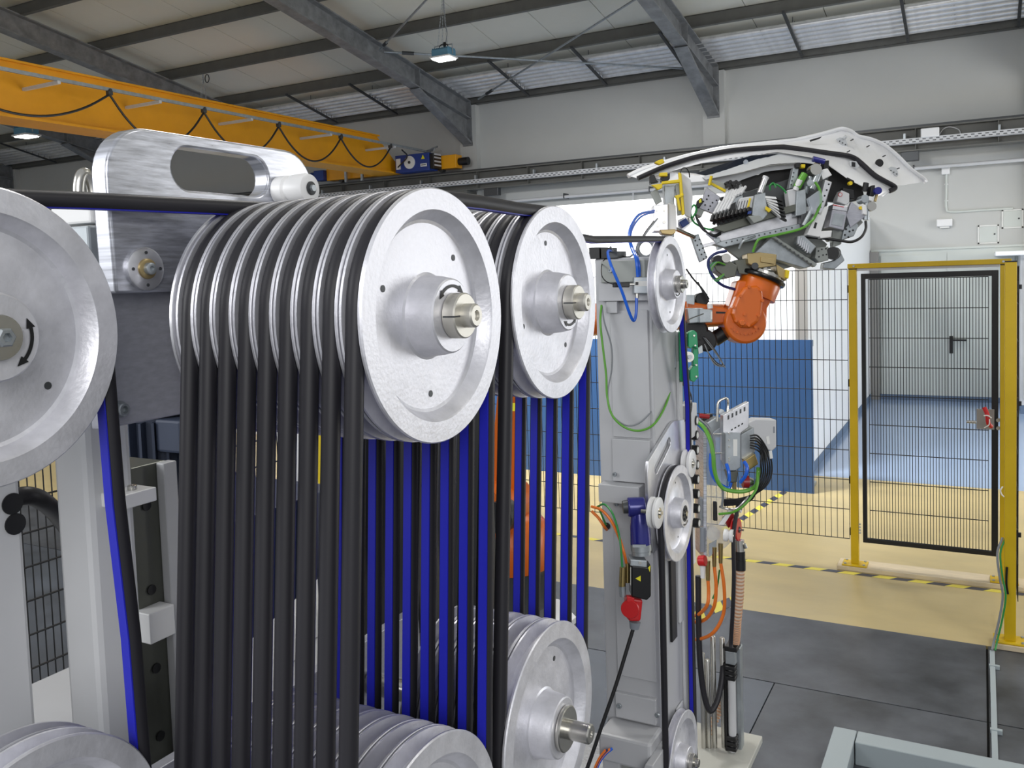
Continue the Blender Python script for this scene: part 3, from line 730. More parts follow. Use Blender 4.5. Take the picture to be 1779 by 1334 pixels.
# ---- handle plate
t = thing('handle_plate', 'thick aluminium plate with oblong hand slot and rounded corners', 'plate', (-0.58, 0.55, 2.09))
out = [(0.4405, 2.096), (0.4385, 2.175)]
out += [(0.4385 + 0.038 * (1 - cos(radians(a))), 2.185 + 0.038 * sin(radians(a))) for a in range(0, 91, 10)]
out += [(0.62, 2.2235)]
out += [(0.632 + 0.036 * sin(radians(a)), 2.1875 + 0.036 * cos(radians(a))) for a in range(0, 91, 10)]
out += [(0.668, 2.10), (0.66, 2.096)]
hole = []
sy0, sy1, sz, sr = 0.5165, 0.590, 2.1955, 0.0175
hole += [(sy0 - sr * sin(radians(a)), sz + sr * cos(radians(a))) for a in range(0, 181, 15)]
hole += [(sy1 + sr * sin(radians(a)), sz - sr * cos(radians(a))) for a in range(0, 181, 15)]
import bmesh
def plate_with_hole(name, out, hole, x0, x1, m, parent, bevel):
    bm = bmesh.new()
    def ring(pts): 
        vs = [bm.verts.new((x1, p[0], p[1])) for p in pts]
        return [bm.edges.new((vs[i], vs[(i + 1) % len(vs)])) for i in range(len(vs))]
    es = ring(out)
    for hl in hole: es += ring(hl)
    bmesh.ops.triangle_fill(bm, use_beauty=True, use_dissolve=False, edges=es)
    fs = bm.faces[:]
    r = bmesh.ops.extrude_face_region(bm, geom=fs)
    bmesh.ops.translate(bm, vec=(x0 - x1, 0, 0), verts=[v for v in r['geom'] if isinstance(v, bmesh.types.BMVert)])
    bmesh.ops.recalc_face_normals(bm, faces=bm.faces)
    bmesh.ops.dissolve_limit(bm, angle_limit=0.01, verts=bm.verts, edges=bm.edges)
    me = bpy.data.meshes.new(name); bm.to_mesh(me); bm.free()
    c = recenter([v.co for v in me.vertices]); me.transform(Matrix.Translation(-c)); me.materials.append(MATS[m])
    me.shade_smooth(); me.set_sharp_from_angle(angle=radians(40))
    o = bpy.data.objects.new(name, me); link(o, parent, c)
    if bevel:
        b = o.modifiers.new('bevel', 'BEVEL'); b.width = bevel; b.segments = 3; b.limit_method = 'ANGLE'; b.angle_limit = radians(40)
    return o
hp = plate_with_hole('plate', out, [hole], -0.590, -0.572, 'brushed_alu', t, 0.0022)
# bearing flange and screws on the plate
bp_ = onX(253, 467, -0.57)
fl_ = MB().lathe([(0, .004), (0, 0.0165), (0.0028, 0.0165), (0.0034, 0.0155), (0.0034, 0.004)], (-0.572, bp_.y, bp_.z), AX, 40).build('bearing_flange', 'machined_alu', t)
MB().lathe([(0.0034, .003), (0.0034, 0.008), (0.005, 0.0078), (0.0056, 0.0068), (0.0056, .003)], (-0.572, bp_.y, bp_.z), AX, 30).build('bearing_ring', 'bronze', fl_)
MB().lathe([(0.0056, .001), (0.0056, 0.0048), (0.009, 0.0046), (0.0096, 0.0036), (0.0096, 0.002), (0.008, .0018)], (-0.572, bp_.y, bp_.z), AX, 18).build('screw_head', 'zinc', fl_)
for a in (0, 90, 180, 270):
    MB().cyl((-0.5686, bp_.y + .0125 * cos(radians(a)), bp_.z + .0125 * sin(radians(a))), (-0.5680, bp_.y + .0125 * cos(radians(a)), bp_.z + .0125 * sin(radians(a))), 0.0013, n=10).build('flange_screw', 'dark_steel', fl_)
# white guide roller on the plate
r_ = onX(540, 327, -0.535)
t = thing('guide_roller', 'white plastic guide roller on the corner of the handle plate', 'roller', (-0.55, r_.y, r_.z))
MB().lathe([(0, .004), (0, .0125), (.001, .0135), (.012, .0135), (.014, .0115), (.016, .0115), (.018, .0135), (.032, .0140), (.036, .0128), (.037, .011), (.037, .004)], (-0.572, r_.y, r_.z), AX, 40).build('roller', 'white_plastic', t, 40)
MB().lathe([(.0372, .001), (.0372, .0062), (.038, .0062), (.0385, .005), (.0385, .001)], (-0.572, r_.y, r_.z), AX, 24).build('bearing', 'dark_steel', t)
MB().lathe([(.0385, .001), (.0385, .0034), (.041, .0032), (.041, .001)], (-0.572, r_.y, r_.z), AX, 6).build('axle_screw', 'zinc', t)

# ---- steel bracket plate under the handle plate
t = thing('bracket_plate', 'brushed steel bracket plate bolted below the handle plate', 'plate', (-0.595, 0.52, 2.0))
MB().bb(-0.601, -0.591, 0.434, 0.62, 1.993, 2.115).build('plate', 'steel_plate', t, 0, 0.0012)
for px, py in ((207, 711),):
    q = onX(px, py, -0.591); bolt(t, q, AX, 0.0052, 0.007, 'zinc')
    MB().lathe([(0, .003), (0, .0068), (.0016, .0066), (.0016, .003)], q, AX, 24).build('washer', 'zinc', t)

# ---- lifting eye and block behind the wheel
t = thing('lifting_eye', 'shiny steel lifting eye on a white block behind the handle plate', 'eye bolt', (-0.66, 0.48, 2.165))
MB().tube([(-0.655 + 0, 0.4815 + 0.0065 * cos(a_) , 2.178 + (0.018 * sin(a_) if sin(a_) > 0 else 0.010 * sin(a_))) for a_ in [pi * k / 12 - .4 for k in range(15)]], 0.0048, 12, 2).build('ring', 'steel', t)
MB().bb(-0.68, -0.63, 0.466, 0.507, 2.153, 2.169).build('block', 'white_paint', t, 0, 0.002)
MB().cyl((-0.655, 0.482, 2.160), (-0.655, 0.482, 2.176), 0.006).build('shank', 'steel', t)
t = thing('mounting_block', 'light steel mounting block with bolt beside the bolted wheel', 'block', (-0.64, 0.475, 2.09))
MB().bb(-0.66, -0.615, 0.452, 0.52, 2.075, 2.150).build('block', 'zinc', t, 0, 0.002)
bolt(t, onX(185, 415, -0.615), AX, 0.005, 0.007, 'zinc')
MB().bb(-0.655, -0.62, 0.505, 0.512, 2.150, 2.156).build('shim', 'dark_steel', t, 0)

# ---- columns of the machine frame at the left
t = thing('frame_column', 'white painted square steel column behind the hanging strip', 'column', (-0.68, 0.5, 0))
MB().bb(-0.700, -0.655, 0.466, 0.511, 0.02, 2.074).build('post', 'light_paint', t, 0, 0.006)
for z in (1.925,):
    MB().bb(-0.660, -0.628, 0.478, 0.512, z - .009, z + .003).build('bracket', 'white_paint', t, 0, 0.001)
    bolt(t, (-0.640, 0.497, z + .003), (0, 0, 1), 0.004, 0.004, 'steel')
t = thing('rail_column', 'grey steel channel column with bolt holes beside the white column', 'column', (-0.75, 0.6, 0))
MB().bb(-0.78, -0.728, 0.565, 0.606, 1.62, 1.925).build('channel_back', 'olive_steel', t, 0, 0.001)
MB().bb(-0.728, -0.716, 0.594, 0.610, 1.62, 1.925).build('channel_flange', 'grey_paint', t, 0, 0.0015)
for z in (1.885, 1.80, 1.72, 1.65): MB().cyl((-0.7285, 0.580, z), (-0.7265, 0.580, z), 0.005, n=16).build('bolt_hole', 'black', t)
MB().bb(-0.730, -0.708, 0.560, 0.590, 1.755, 1.785).build('white_bracket', 'white_paint', t, 0, 0.001)
MB().bb(-0.79, -0.70, 0.555, 0.62, 0.02, 1.62).build('lower_post', 'grey_paint', t, 0, 0.002)

# pale housing at the far left with hoses
t = thing('machine_housing', 'pale grey machine housing with two round cable holes', 'housing', (-0.72, 0.36, 0))
MB().bb(-0.78, -0.70, 0.27, 0.437, 0.02, 2.02).build('body', 'light_paint', t, 0, 0.004)
MB().bb(-0.70, -0.696, 0.30, 0.36, 1.60, 1.95).build('cover', 'white_paint', t, 0, 0.001)
MB().bb(-0.70, -0.672, 0.40, 0.422, 1.60, 1.735).build('channel_end', 'zinc', t, 0, 0.001)
for px, py in ((21, 875), (26, 910)):
    q = onX(px, py, -0.6995); MB().cyl(q, q + Vector((0.0012, 0, 0)), 0.0088, n=24).build('cable_hole', 'black', t)
o = MB().tube([at(18, 876, .80), at(30, 864, .79), at(55, 862, .80), at(82, 876, .83), at(108, 905, .90), at(140, 950, .98)], 0.0085, 14, 6).build('black_hose', 'rubber'); tag(o, 'thick black hose leaving the pale housing', 'hose')
o = MB().tube([at(26, 918, .80), at(26, 960, .79), at(22, 1020, .785), at(20, 1080, .785), at(22, 1160, .785)], 0.003, 8, 6).build('grey_wire', 'grey_cable'); tag(o, 'thin grey wire hanging from the lower cable hole', 'wire')

# ---- motor and cabinet behind the columns
t = thing('drive_motor', 'blue-grey electric motor with cooling ribs behind the columns', 'motor', (-1.02, 0.83, 1.82))
mx, my = -1.03, 0.86
MB().cyl((mx, my, 1.925), (mx, my, 1.985), 0.075, n=28).cyl((mx, my, 1.985), (mx, my, 2.02), 0.055, n=28).build('gear_housing', 'motor_grey', t, 35, 0.004)
MB().cyl((mx, my, 1.78), (mx, my, 1.925), 0.062, n=28).build('body', 'motor_grey', t)
for k in range(28):
    a = 2 * pi * k / 28; p = Vector((mx + 0.068 * cos(a), my + 0.068 * sin(a), 1.855))
    MB().box(p, (0.018, 0.0035, 0.125), Matrix.Rotation(a, 3, 'Z')).build('cooling_rib', 'motor_grey', t, 0)
MB().cyl((mx, my, 1.762), (mx, my, 1.785), 0.078, 0.074, 28).build('fan_cover', 'motor_grey', t)
MB().box((mx + 0.07, my - 0.03, 1.90), (0.05, 0.05, 0.045)).build('terminal_box', 'motor_grey', t, 0, 0.004)
bolt(t, (mx + 0.052, my - 0.056, 1.965), (0.6, -0.8, 0), 0.008, 0.006, 'motor_grey')
t = thing('blue_cabinet', 'dark blue cabinet standing under the ribbed motor', 'cabinet', (-1.15, 1.05, 1.4))
MB().poly([(-1.30, 0.90, 1.56), (-1.30, 0.90, 1.755), (-1.30, 1.15, 1.755), (-1.30, 1.15, 1.63)], (0.34, 0, 0)).build('body', 'navy_paint', t, 0, 0.003)
for x, y, z in ((-1.28, 0.92, 1.565), (-0.98, 0.92, 1.565), (-1.28, 1.13, 1.62), (-0.98, 1.13, 1.62)): MB().bb(x - .01, x + .01, y - .01, y + .01, 1.40, z).build('stand_leg', 'navy_paint', t, 0)
# pale machine bed
t = thing('machine_bed', 'pale grey welded machine bed under the wheel stacks', 'machine bed', (-0.9, 1.0, 0))
MB().bb(-1.5, -0.955, 0.55, 1.6, 1.28, 1.40).build('bed_plate', 'grey_paint', t, 0, 0.004)
MB().bb(-0.79, -0.62, 0.46, 0.875, 1.44, 1.56).build('bed_beam', 'zinc', t, 0, 0.003)
MB().bb(-0.955, -0.94, 0.5, 1.5, 1.34, 1.44).build('bed_edge', 'light_paint', t, 0, 0.002)
for x, y in ((-1.45, 0.6), (-1.1, 0.6), (-1.45, 1.55), (-1.1, 1.55)): MB().bb(x - .03, x + .03, y - .03, y + .03, 0, 1.28).build('bed_leg', 'grey_paint', t, 0)
MB().bb(-0.72, -0.66, 0.62, 0.68, 0, 1.44).build('bed_leg', 'grey_paint', t, 0)
bolt(t, (-0.62, 0.56, 1.52), AX, 0.008, 0.01, 'dark_steel')
# frame plates that carry the wheel axles
t = thing('axle_frame', 'dark steel frame plate carrying the wheel axles', 'frame', (-0.62, 0.75, 0))
MB().bb(-0.615, -0.603, 0.70, 0.86, 1.99, 2.13).build('upper_plate', 'steel_plate', t, 0, 0.001)
MB().bb(-0.615, -0.603, 0.45, 0.86, 1.58, 1.70).build('lower_plate', 'steel_plate', t, 0, 0.001)
MB().bb(-0.66, -0.616, 0.88, 0.93, 0.0, 2.13).build('upright', 'black', t, 0, 0.002)
MB().bb(-0.65, -0.616, 0.70, 0.90, 2.03, 2.07).bb(-0.65, -0.616, 0.45, 0.90, 1.62, 1.66).build('cross_bar', 'black', t, 0)
# things glimpsed between the hanging strips
for nm, mm, cat, lab, x0, x1, y0, y1, D, th in (
        ('blue_hose', 'blue_hose', 'hose', 'bright blue vertical hose seen between the hanging strips', 414, 424, 745, 1200, 1.85, 0.01),
        ('white_upright', 'white_paint', 'upright', 'white upright bar seen between the hanging strips, thinner of two', 484, 492, 750, 1230, 1.6, 0.015),
        ('white_upright', 'white_paint', 'upright', 'white upright bar seen between the hanging strips, broader of two', 515, 529, 752, 1190, 1.7, 0.03),
        ('yellow_upright', 'yellow', 'post', 'yellow upright post seen between the hanging strips', 554, 568, 745, 1130, 1.9, 0.03)):
    xm = (x0 + x1) / 2; p = at(xm, y0, D); q = at(xm, y1, D); rr = (x1 - x0) / 2 * D / F
    if nm == 'blue_hose': o = MB().tube([p + Vector((0, 0, .1)), p.lerp(q, .3), p.lerp(q, .7) + Vector((.003, 0, 0)), q + Vector((0.004, 0, -0.02))], rr, 10).build(nm, mm)
    else: o = MB().bb(p.x - rr, p.x + rr, p.y - th / 2, p.y + th / 2, 1.4 if p.x > -1.5 and p.y < 1.6 else 0.0, p.z + .15).build(nm, mm, None, 0, 0.002)
    tag(o, lab, cat)

t = thing('cover_panel', 'black sheet cover panel behind the hanging strips', 'panel', (-0.8, 1.1, 0))
MB().bb(-0.925, -0.645, 1.10, 1.106, 0.9, 1.96).build('sheet', 'black', t, 0, 0.001)
MB().bb(-0.925, -0.905, 1.107, 1.127, 0, 1.96).bb(-0.665, -0.645, 1.107, 1.127, 0, 1.96).build('support', 'black', t, 0)
# ================================================================== GREY COLUMN WITH ITS WHEELS
CY0 = 1.70
t = thing('grey_column', 'tall grey painted machine column with recessed front panel', 'column', (-0.65, 1.78, 0))
col = t
MB().bb(-0.715, -0.592, CY0 + 0.008, 1.87, 0.0, 2.128).build('column_body', 'grey_paint', t, 0, 0.003)
MB().bb(-0.682, -0.600, CY0 + 0.003, CY0 + 0.012, 1.755, 2.02).build('front_panel', 'grey_paint', t, 0, 0.0015)
MB().bb(-0.683, -0.600, CY0 - 0.002, CY0 + 0.010, 1.662, 1.752).build('cover_plate', 'grey_paint', t, 0, 0.0015)
MB().bb(-0.705, -0.615, CY0 - 0.03, CY0 + 0.008, 1.622, 1.660).build('bracket_block', 'grey_paint', t, 0, 0.002)
MB().bb(-0.686, -0.600, CY0 + 0.003, CY0 + 0.012, 1.24, 1.615).build('front_panel', 'grey_paint', t, 0, 0.0015)
MB().bb(-0.690, -0.600, CY0 - 0.004, CY0 + 0.010, 1.150, 1.205).build('bolted_plate', 'grey_paint', t, 0, 0.002)
bolt(t, onY(1076, 1226, CY0 - .004), (0, -1, 0), 0.006, 0.004, 'zinc')
bolt(t, onY(1142, 1242, CY0 - .004), (0, -1, 0), 0.005, 0.004, 'zinc')
MB().bb(-0.704, -0.590, CY0 - 0.07, CY0 + 0.008, 1.085, 1.145).build('beam_end', 'grey_paint', t, 0, 0.006)
MB().bb(-0.70, -0.66, CY0 - 0.06, CY0 - 0.02, 0.0, 1.085).build('lower_post', 'grey_paint', t, 0, 0.004)
MB().cyl((-0.655, CY0 - .03, 0.0), (-0.655, CY0 - .03, 1.085), 0.022, n=24).build('lower_tube', 'greygreen_paint', t)
MB().poly([(-0.63, 1.60, 1.03), (-0.59, 1.60, 1.12), (-0.575, 1.60, 1.12), (-0.575, 1.60, 0.9), (-0.63, 1.60, 0.9)], (0, 0.10, 0)).build('lower_gusset', 'grey_paint', t, 0, 0.002)
# upper brackets
MB().bb(-0.690, -0.595, CY0 - 0.020, CY0 + 0.006, 2.078, 2.122).build('upper_bracket', 'greygreen_paint', t, 0, 0.0015)
MB().bb(-0.700, -0.592, CY0 - 0.012, CY0 + 0.008, 2.040, 2.078).build('bracket_lip', 'grey_paint', t, 0, 0.001)
MB().bb(-0.686, -0.662, CY0 - 0.006, CY0 + 0.004, 2.015, 2.040).build('bracket_tab', 'grey_paint', t, 0, 0.001)
for px, py in ((1061, 470), (1064, 519), (1068, 824), (1071, 876)): bolt(t, onY(px, py, CY0 - (.02 if py < 480 else .006)), (0, -1, 0), 0.0045, 0.004, 'zinc')
MB().tube([(-0.620 + .018 * cos(a_), CY0 + .06, 2.146 + .018 * sin(a_)) for a_ in [2 * pi * k / 14 for k in range(14)]], 0.0045, 10, 2, True).build('lifting_eye', 'grey_cable', t)
MB().bb(-0.724, -0.700, CY0 + .0, CY0 + .05, 2.128, 2.152).build('terminal_block', 'black', t, 0, 0.001)
MB().bb(-0.697, -0.680, CY0 + .0, CY0 + .05, 2.128, 2.150).build('terminal_block', 'black', t, 0, 0.001)
MB().bb(-0.678, -0.660, CY0 + .0, CY0 + .05, 2.128, 2.142).build('terminal_block', 'dark_steel', t, 0, 0.001)
MB().bb(-0.640, -0.600, CY0 + .04, CY0 + .07, 2.126, 2.131).build('eye_base', 'grey_cable', t, 0)
# slim side rail and enclosure on the right face
MB().bb(-0.592, -0.586, 1.86, 1.885, 0.9, 1.9).build('side_rail', 'light_paint', t, 0, 0.001)
MB().bb(-0.592, -0.585, 1.832, 1.858, 1.32, 1.50).build('side_enclosure', 'light_paint', t, 0, 0.003)
MB().bb(-0.591, -0.586, 1.775, 1.81, 1.30, 1.50).build('side_slot', 'black', t, 0, 0.001)
MB().bb(-0.591, -0.587, 1.80, 1.845, 0.95, 1.14).build('side_hatch', 'light_paint', t, 0, 0.001)

def single_wheel(label, yc, zc, R, x, back, style):
    t = thing('column_pulley', label, 'pulley', (x, yc, zc), 'single wheels on the grey column')
    k = R / 0.097
    wv = MB().lathe(wheel_prof(R, w=0.019, front=True), (x, yc, zc), AX, 80).build('wheel', 'cast_light', t, 28)
    f = x + .0095 + .0115
    if style == 'collar':
        MB().lathe([(0.0005, .009), (0.0005, .0172), (.0105, .0172), (.0115, .0162), (.0115, .009)], (f, yc, zc), AX, 32).build('clamp_collar', 'steel', t)
        MB().lathe([(0, .009), (.0195, .009), (.021, .0078), (.021, .003), (.019, .003)], (f, yc, zc), AX, 28).build('axle_end', 'steel', t)
    else:
        MB().lathe([(0.0002, .003), (0.0002, .017), (0.0008, .017), (0.0008, .003)], (f, yc, zc), AX, 28).build('bearing_seal', 'black', t)
        for a in range(0, 360, 60):
            p = Vector((f + .0008, yc + .011 * cos(radians(a)), zc + .011 * sin(radians(a)))); bolt(t, p, AX, 0.0028, 0.002, 'dark_steel')
        MB().cyl((f, yc, zc), (f + .004, yc, zc), 0.005, n=14).build('axle_end', 'steel', t)
    for a in (80, 290): 
        p = Vector((x + .0095 - .0115, yc + .06 * k * cos(radians(a)), zc + .06 * k * sin(radians(a)))); MB().cyl(p, p + Vector((.0004, 0, 0)), .0022, n=10).build('drill_hole', 'dark_steel', wv)
    arrow_mark(t, Vector((0, yc, zc)), f + .0004 if style == 'collar' else f + .0012, 0.0225 * k, 250, 300, .001)
    MB().cyl((back, yc, zc), (x, yc, zc), .010, n=18).build('axle', 'steel', t)
    return t
single_wheel('single cast wheel at the top of the grey column', TY, UZ, 0.097, TX, -0.592, 'collar')
single_wheel('cast wheel with dark bearing halfway up the grey column', MY, 1.587, 0.101, MX, -0.583, 'bearing')
single_wheel('cast wheel low on the grey column, at the end of its strip loop', 1.765, 1.05, 0.101, MX, -0.592, 'collar')

# handle plate of the middle wheel
t = thing('slotted_bracket', 'aluminium bracket plate with oblong slot behind the middle column wheel', 'plate', (-0.588, 1.78, 1.6))
o_ = [(1.640, 1.615), (1.637, 1.700), (1.645, 1.722), (1.790, 1.772), (1.812, 1.775), (1.900, 1.765), (1.900, 1.53), (1.66, 1.53)]
pa, pb = Vector((1.690, 1.697)), Vector((1.775, 1.735)); dd = (pb - pa).normalized(); nn = Vector((-dd.y, dd.x)); hr = 0.011
hl = [tuple(pa + (-dd * sin(radians(a)) + nn * cos(radians(a))) * hr) for a in range(0, 181, 20)] + [tuple(pb + (dd * sin(radians(a)) - nn * cos(radians(a))) * hr) for a in range(0, 181, 20)]
plate_with_hole('plate', o_, [hl], -0.591, -0.584, 'machined_alu', t, 0.001)
def roller(label, p, r, w, back):
    t = thing('guide_roller', label, 'roller', p)
    x = p.x
    MB().lathe([(-w, .004), (-w, r), (-w * .72, r), (-w * .5, r * .68), (-w * .28, r), (0, r), (.0012, r * .9), (.0012, .004)], p, AX, 36).build('roller', 'white_plastic', t, 28)
    MB().lathe([(.0013, .002), (.0013, r * .36), (.002, r * .34), (.002, .002)], p, AX, 20).build('bearing', 'steel', t)
    MB().cyl((back, p.y, p.z), (x + .006, p.y, p.z), r * .14, n=10).build('axle', 'steel', t)
roller('grooved white roller in front of the middle column wheel', onX(1145, 891, -0.548), 0.030, 0.016, -0.584)
roller('grooved white roller above the middle column wheel', onX(1203, 805, -0.560), 0.030, 0.018, -0.584)
t = thing('clamp_rail', 'white clamp rail with a row of black knobs beside the strip', 'rail', (-0.57, 1.95, 1.6))
MB().bb(-0.60, -0.585, 1.93, 1.955, 1.42, 1.80).build('rail', 'white_paint', t, 0, 0.002)
MB().bb(-0.60, -0.575, 1.90, 1.955, 1.72, 1.795).build('block', 'light_paint', t, 0, 0.002)
for k in range(8):
    z = 1.755 - k * 0.034
    b_ = MB().cyl((-0.585, 1.945, z), (-0.572, 1.945, z), 0.011, n=18).build('knob', 'black', t); MB().cyl((-0.572, 1.945, z), (-0.5715, 1.945, z), 0.0075, n=14).build('knob_cap', 'label_white', b_)

# green belt sensor on the strip
t = thing('strip_sensor', 'green strip guide with round metal window gripping the blue strip', 'sensor', (-0.56, 1.82, 1.86))
D = 1.93
MB().vpoly([(1165, 580), (1180, 576), (1182, 664), (1166, 660)], D, 0.03).build('mount_plate', 'grey_paint', t, 0, 0.001)
MB().vpoly([(1180, 578), (1186, 574), (1192, 578), (1193, 600), (1189, 608), (1189, 640), (1193, 650), (1192, 662), (1188, 665), (1181, 660)], D - .012, 0.035).build('guide_block', 'green_plastic', t, 0, 0.0015)
MB().vpoly([(1196, 578), (1205, 573), (1211, 578), (1213, 606), (1204, 602), (1200, 606), (1196, 602)], D - .02, 0.03).build('guide_block', 'green_plastic', t, 0, 0.0015)
MB().vpoly([(1199, 643), (1204, 636), (1213, 632), (1214, 654), (1206, 664), (1199, 660)], D - .02, 0.03).build('guide_block', 'green_plastic', t, 0, 0.0015)
MB().vpoly([(1204, 602), (1213, 604), (1213, 636), (1204, 640)], D - .006, 0.02).build('guide_bridge', 'green_plastic', t, 0, 0.0015)
MB().vdisc(1197, 620, D - .014, 9, 0.02, 24).build('measuring_wheel', 'steel', t)
MB().vdisc(1199, 620, D - .020, 4, 0.008, 16).build('wheel_hub', 'zinc', t)
for x, y in ((1206, 583), (1208, 600), (1210, 634), (1210, 654), (1191, 584), (1195, 654)): MB().vdisc(x, y, D - .024, 1.6, .006, 10).build('screw', 'steel', t)
MB().vpoly([(1155, 603), (1174, 603), (1176, 640), (1171, 644), (1157, 640)], D - .01, 0.05).build('encoder', 'zinc', t, 0, 0.004)
MB().vcyl((1167, 640, D), (1168, 666, D), 4.5).build('plug', 'black', t)
MB().vpoly([(1213, 605), (1220, 600), (1221, 612), (1214, 615)], D, 0.01).build('tab', 'zinc', t, 0)

# sensor box and cables on the column front
D = 1.755
t = thing('pressure_sensor', 'grey pneumatic sensor box with black plug on the column', 'sensor', at(1112, 495, D))
MB().vpoly([(1101, 481), (1126, 481), (1126, 510), (1101, 510)], D, 0.025).build('body', 'zinc', t, 0, 0.0015)
MB().vpoly([(1103, 488), (1125, 488), (1125, 497), (1103, 497)], D - .0006, 0.0006).build('label', 'label_white', t, 0)
MB().vpoly([(1104, 490), (1109, 490), (1109, 495), (1104, 495)], D - .001, 0.0004).build('label_print', 'black', t, 0)
MB().vpoly([(1065, 491), (1094, 490), (1094, 499), (1065, 499)], D - .006, 0.010).build('plug', 'black', t, 0, 0.0015)
MB().vcyl((1094, 494, D), (1102, 494, D), 2.6).build('socket', 'steel', t)
MB().vcyl((1107, 510, D), (1107, 518, D), 3).build('fitting', 'steel', t)
def cable(name, mm, pts, rpx, label, cat='cable', group=None):
    o = MB().vtube(pts, rpx).build(name, mm); tag(o, label, cat, group); return o
cable('pneumatic_hose', 'blue_hose', [(1106, 517, 1.755), (1105, 545, 1.755), (1101, 557, 1.755), (1094, 545, 1.745), (1080, 505, 1.735), (1062, 462, 1.735), (1056, 440, 1.78), (1060, 436, 1.82), (1068, 446, 1.84)], 2.6, 'blue hose making a long V in front of the column', 'hose')
cable('pneumatic_hose', 'blue_hose', [(1108, 481, 1.76), (1105, 450, 1.76), (1097, 430, 1.80), (1093, 410, 1.82), (1098, 390, 1.9), (1112, 372, 2.1), (1136, 366, 2.5)], 2.5, 'blue hose rising from the sensor towards the gripper', 'hose')
cable('pneumatic_hose', 'blue_hose', [(1112, 480, 1.765), (1109, 452, 1.765), (1099, 430, 1.81), (1095, 412, 1.83), (1101, 392, 1.92), (1116, 375, 2.12), (1136, 369, 2.5)], 1.8, 'thinner blue hose running beside the rising blue hose', 'hose')
cable('ground_cable', 'green_cable', [(1045, 530, 1.81), (1043, 560, 1.80), (1047, 600, 1.80), (1053, 650, 1.80), (1055, 690, 1.80), (1064, 722, 1.79), (1085, 742, 1.78), (1112, 748, 1.78), (1138, 735, 1.80), (1158, 700, 1.86), (1166, 668, 1.92)], 2.0, 'green and yellow earth cable hanging in a long loop on the column')
cable('sensor_cable', 'grey_cable', [(1046, 532, 1.815), (1050, 560, 1.81), (1062, 600, 1.81), (1063, 640, 1.81), (1056, 680, 1.81), (1060, 715, 1.80), (1085, 738, 1.79), (1110, 735, 1.79), (1135, 710, 1.81), (1152, 680, 1.88), (1160, 640, 1.93)], 1.4, 'grey sensor cable hanging beside the green earth cable')
cable('sensor_cable', 'black_cable', [(1162, 664, 1.93), (1152, 620, 1.92), (1154, 590, 1.92), (1170, 575, 1.93), (1195, 556, 1.95), (1222, 545, 2.0)], 1.0, 'thin black cable arching beside the green strip guide')
cable('sensor_cable', 'grey_cable', [(1060, 428, 1.83), (1072, 446, 1.83), (1090, 448, 1.82), (1105, 436, 1.82), (1118, 412, 1.9), (1130, 395, 2.1), (1142, 380, 2.6)], 1.6, 'grey cable crossing above the column towards the gripper')
cable('sensor_cable', 'black_cable', [(1068, 436, 1.84), (1085, 446, 1.83), (1100, 442, 1.83), (1112, 420, 1.9), (1122, 402, 2.1), (1136, 384, 2.6)], 1.3, 'black cable crossing above the column towards the gripper')
cable('plug_wire', 'black_cable', [(1066, 494, 1.75), (1052, 488, 1.75), (1045, 476, 1.76), (1047, 455, 1.81), (1058, 446, 1.83)], 0.9, 'thin wire from the black sensor plug')
for i in range(5):
    cable('looped_wire', 'black_cable', [(1176 + i, 668, 1.96), (1168 + i * .8, 690, 1.95), (1166 + i, 715, 1.95), (1174 + i * 1.5, 732, 1.95), (1188 + i, 733 - i, 1.96), (1200, 718 - 3 * i, 1.97), (1201, 690 - i, 1.98), (1188, 670 - i, 1.97), (1176 + i, 668, 1.96)], 0.8, 'thin black wire coiled below the green strip guide', 'wire', 'coiled wires below the strip guide')

# ---- servo gear motor
D = 1.74
t = thing('servo_gearmotor', 'blue angular gearbox with black servo motor on the column', 'motor', at(1105, 960, D))
MB().vcyl((1082, 881, D), (1092, 880, D), 11, 12).build('flange', 'dark_steel', t)
MB().vcyl((1090, 881, D), (1120, 880, D), 17, 17, 28).build('gear_head', 'gear_blue', t, 35, 0.003)
prof = [(0, .010), (0, .0135), (.010, .0165), (.028, .0190), (.055, .0200), (.060, .0200), (.0605, .0205), (.074, .0205), (.075, .0190), (.075, .010)]
gtop = at(1110, 886, D); gdir = (at(1114, 962, D) - gtop).normalized()
MB().lathe([(h * 1.13, r * 1.02) for h, r in prof[:6]], gtop, gdir, 32).build('gear_body', 'gear_blue', t, 40)
MB().lathe([(.0672, .010), (.0672, .0205), (.080, .0205), (.081, .019), (.088, .019), (.088, .010)], gtop, gdir, 32).build('adapter_ring', 'zinc', t, 40)
MB().vpoly([(1099, 946), (1122, 946), (1122, 951), (1099, 951)], D - .0238, .001).build('name_label', 'zinc', t, 0)
MB().vpoly([(1095, 972), (1124, 974), (1124, 986), (1095, 983)], D - .022, .044).build('motor_flange', 'zinc', t, 0, .0015)
MB().vdisc(1112, 978, D - .024, 2.6, .004, 12).build('flange_screw', 'steel', t)
MB().vpoly([(1097, 983), (1124, 986), (1131, 982), (1131, 1036), (1124, 1043), (1112, 1040), (1097, 1036)], D - .020, .040).build('motor_body', 'black_gloss', t, 0, .002)
MB().vpoly([(1104, 1005), (1113, 1000), (1113, 1010)], D - .0208, .0006).build('warning_sign', 'yellow_sign', t, 0)
MB().vpoly([(1126, 986), (1130, 982), (1129, 994)], D - .0208, .0006).build('warning_sign', 'yellow_sign', t, 0)
MB().vpoly([(1095, 985), (1096.5, 985), (1096.5, 1018), (1095, 1016)], D - .018, .012).build('heat_fin', 'steel', t, 0)
MB().vcyl((1082, 985, D - .01), (1081, 1018, D - .01), 5.5, 6).vcyl((1090, 978, D), (1090, 1012, D), 4).build('power_connector', 'brass', t)
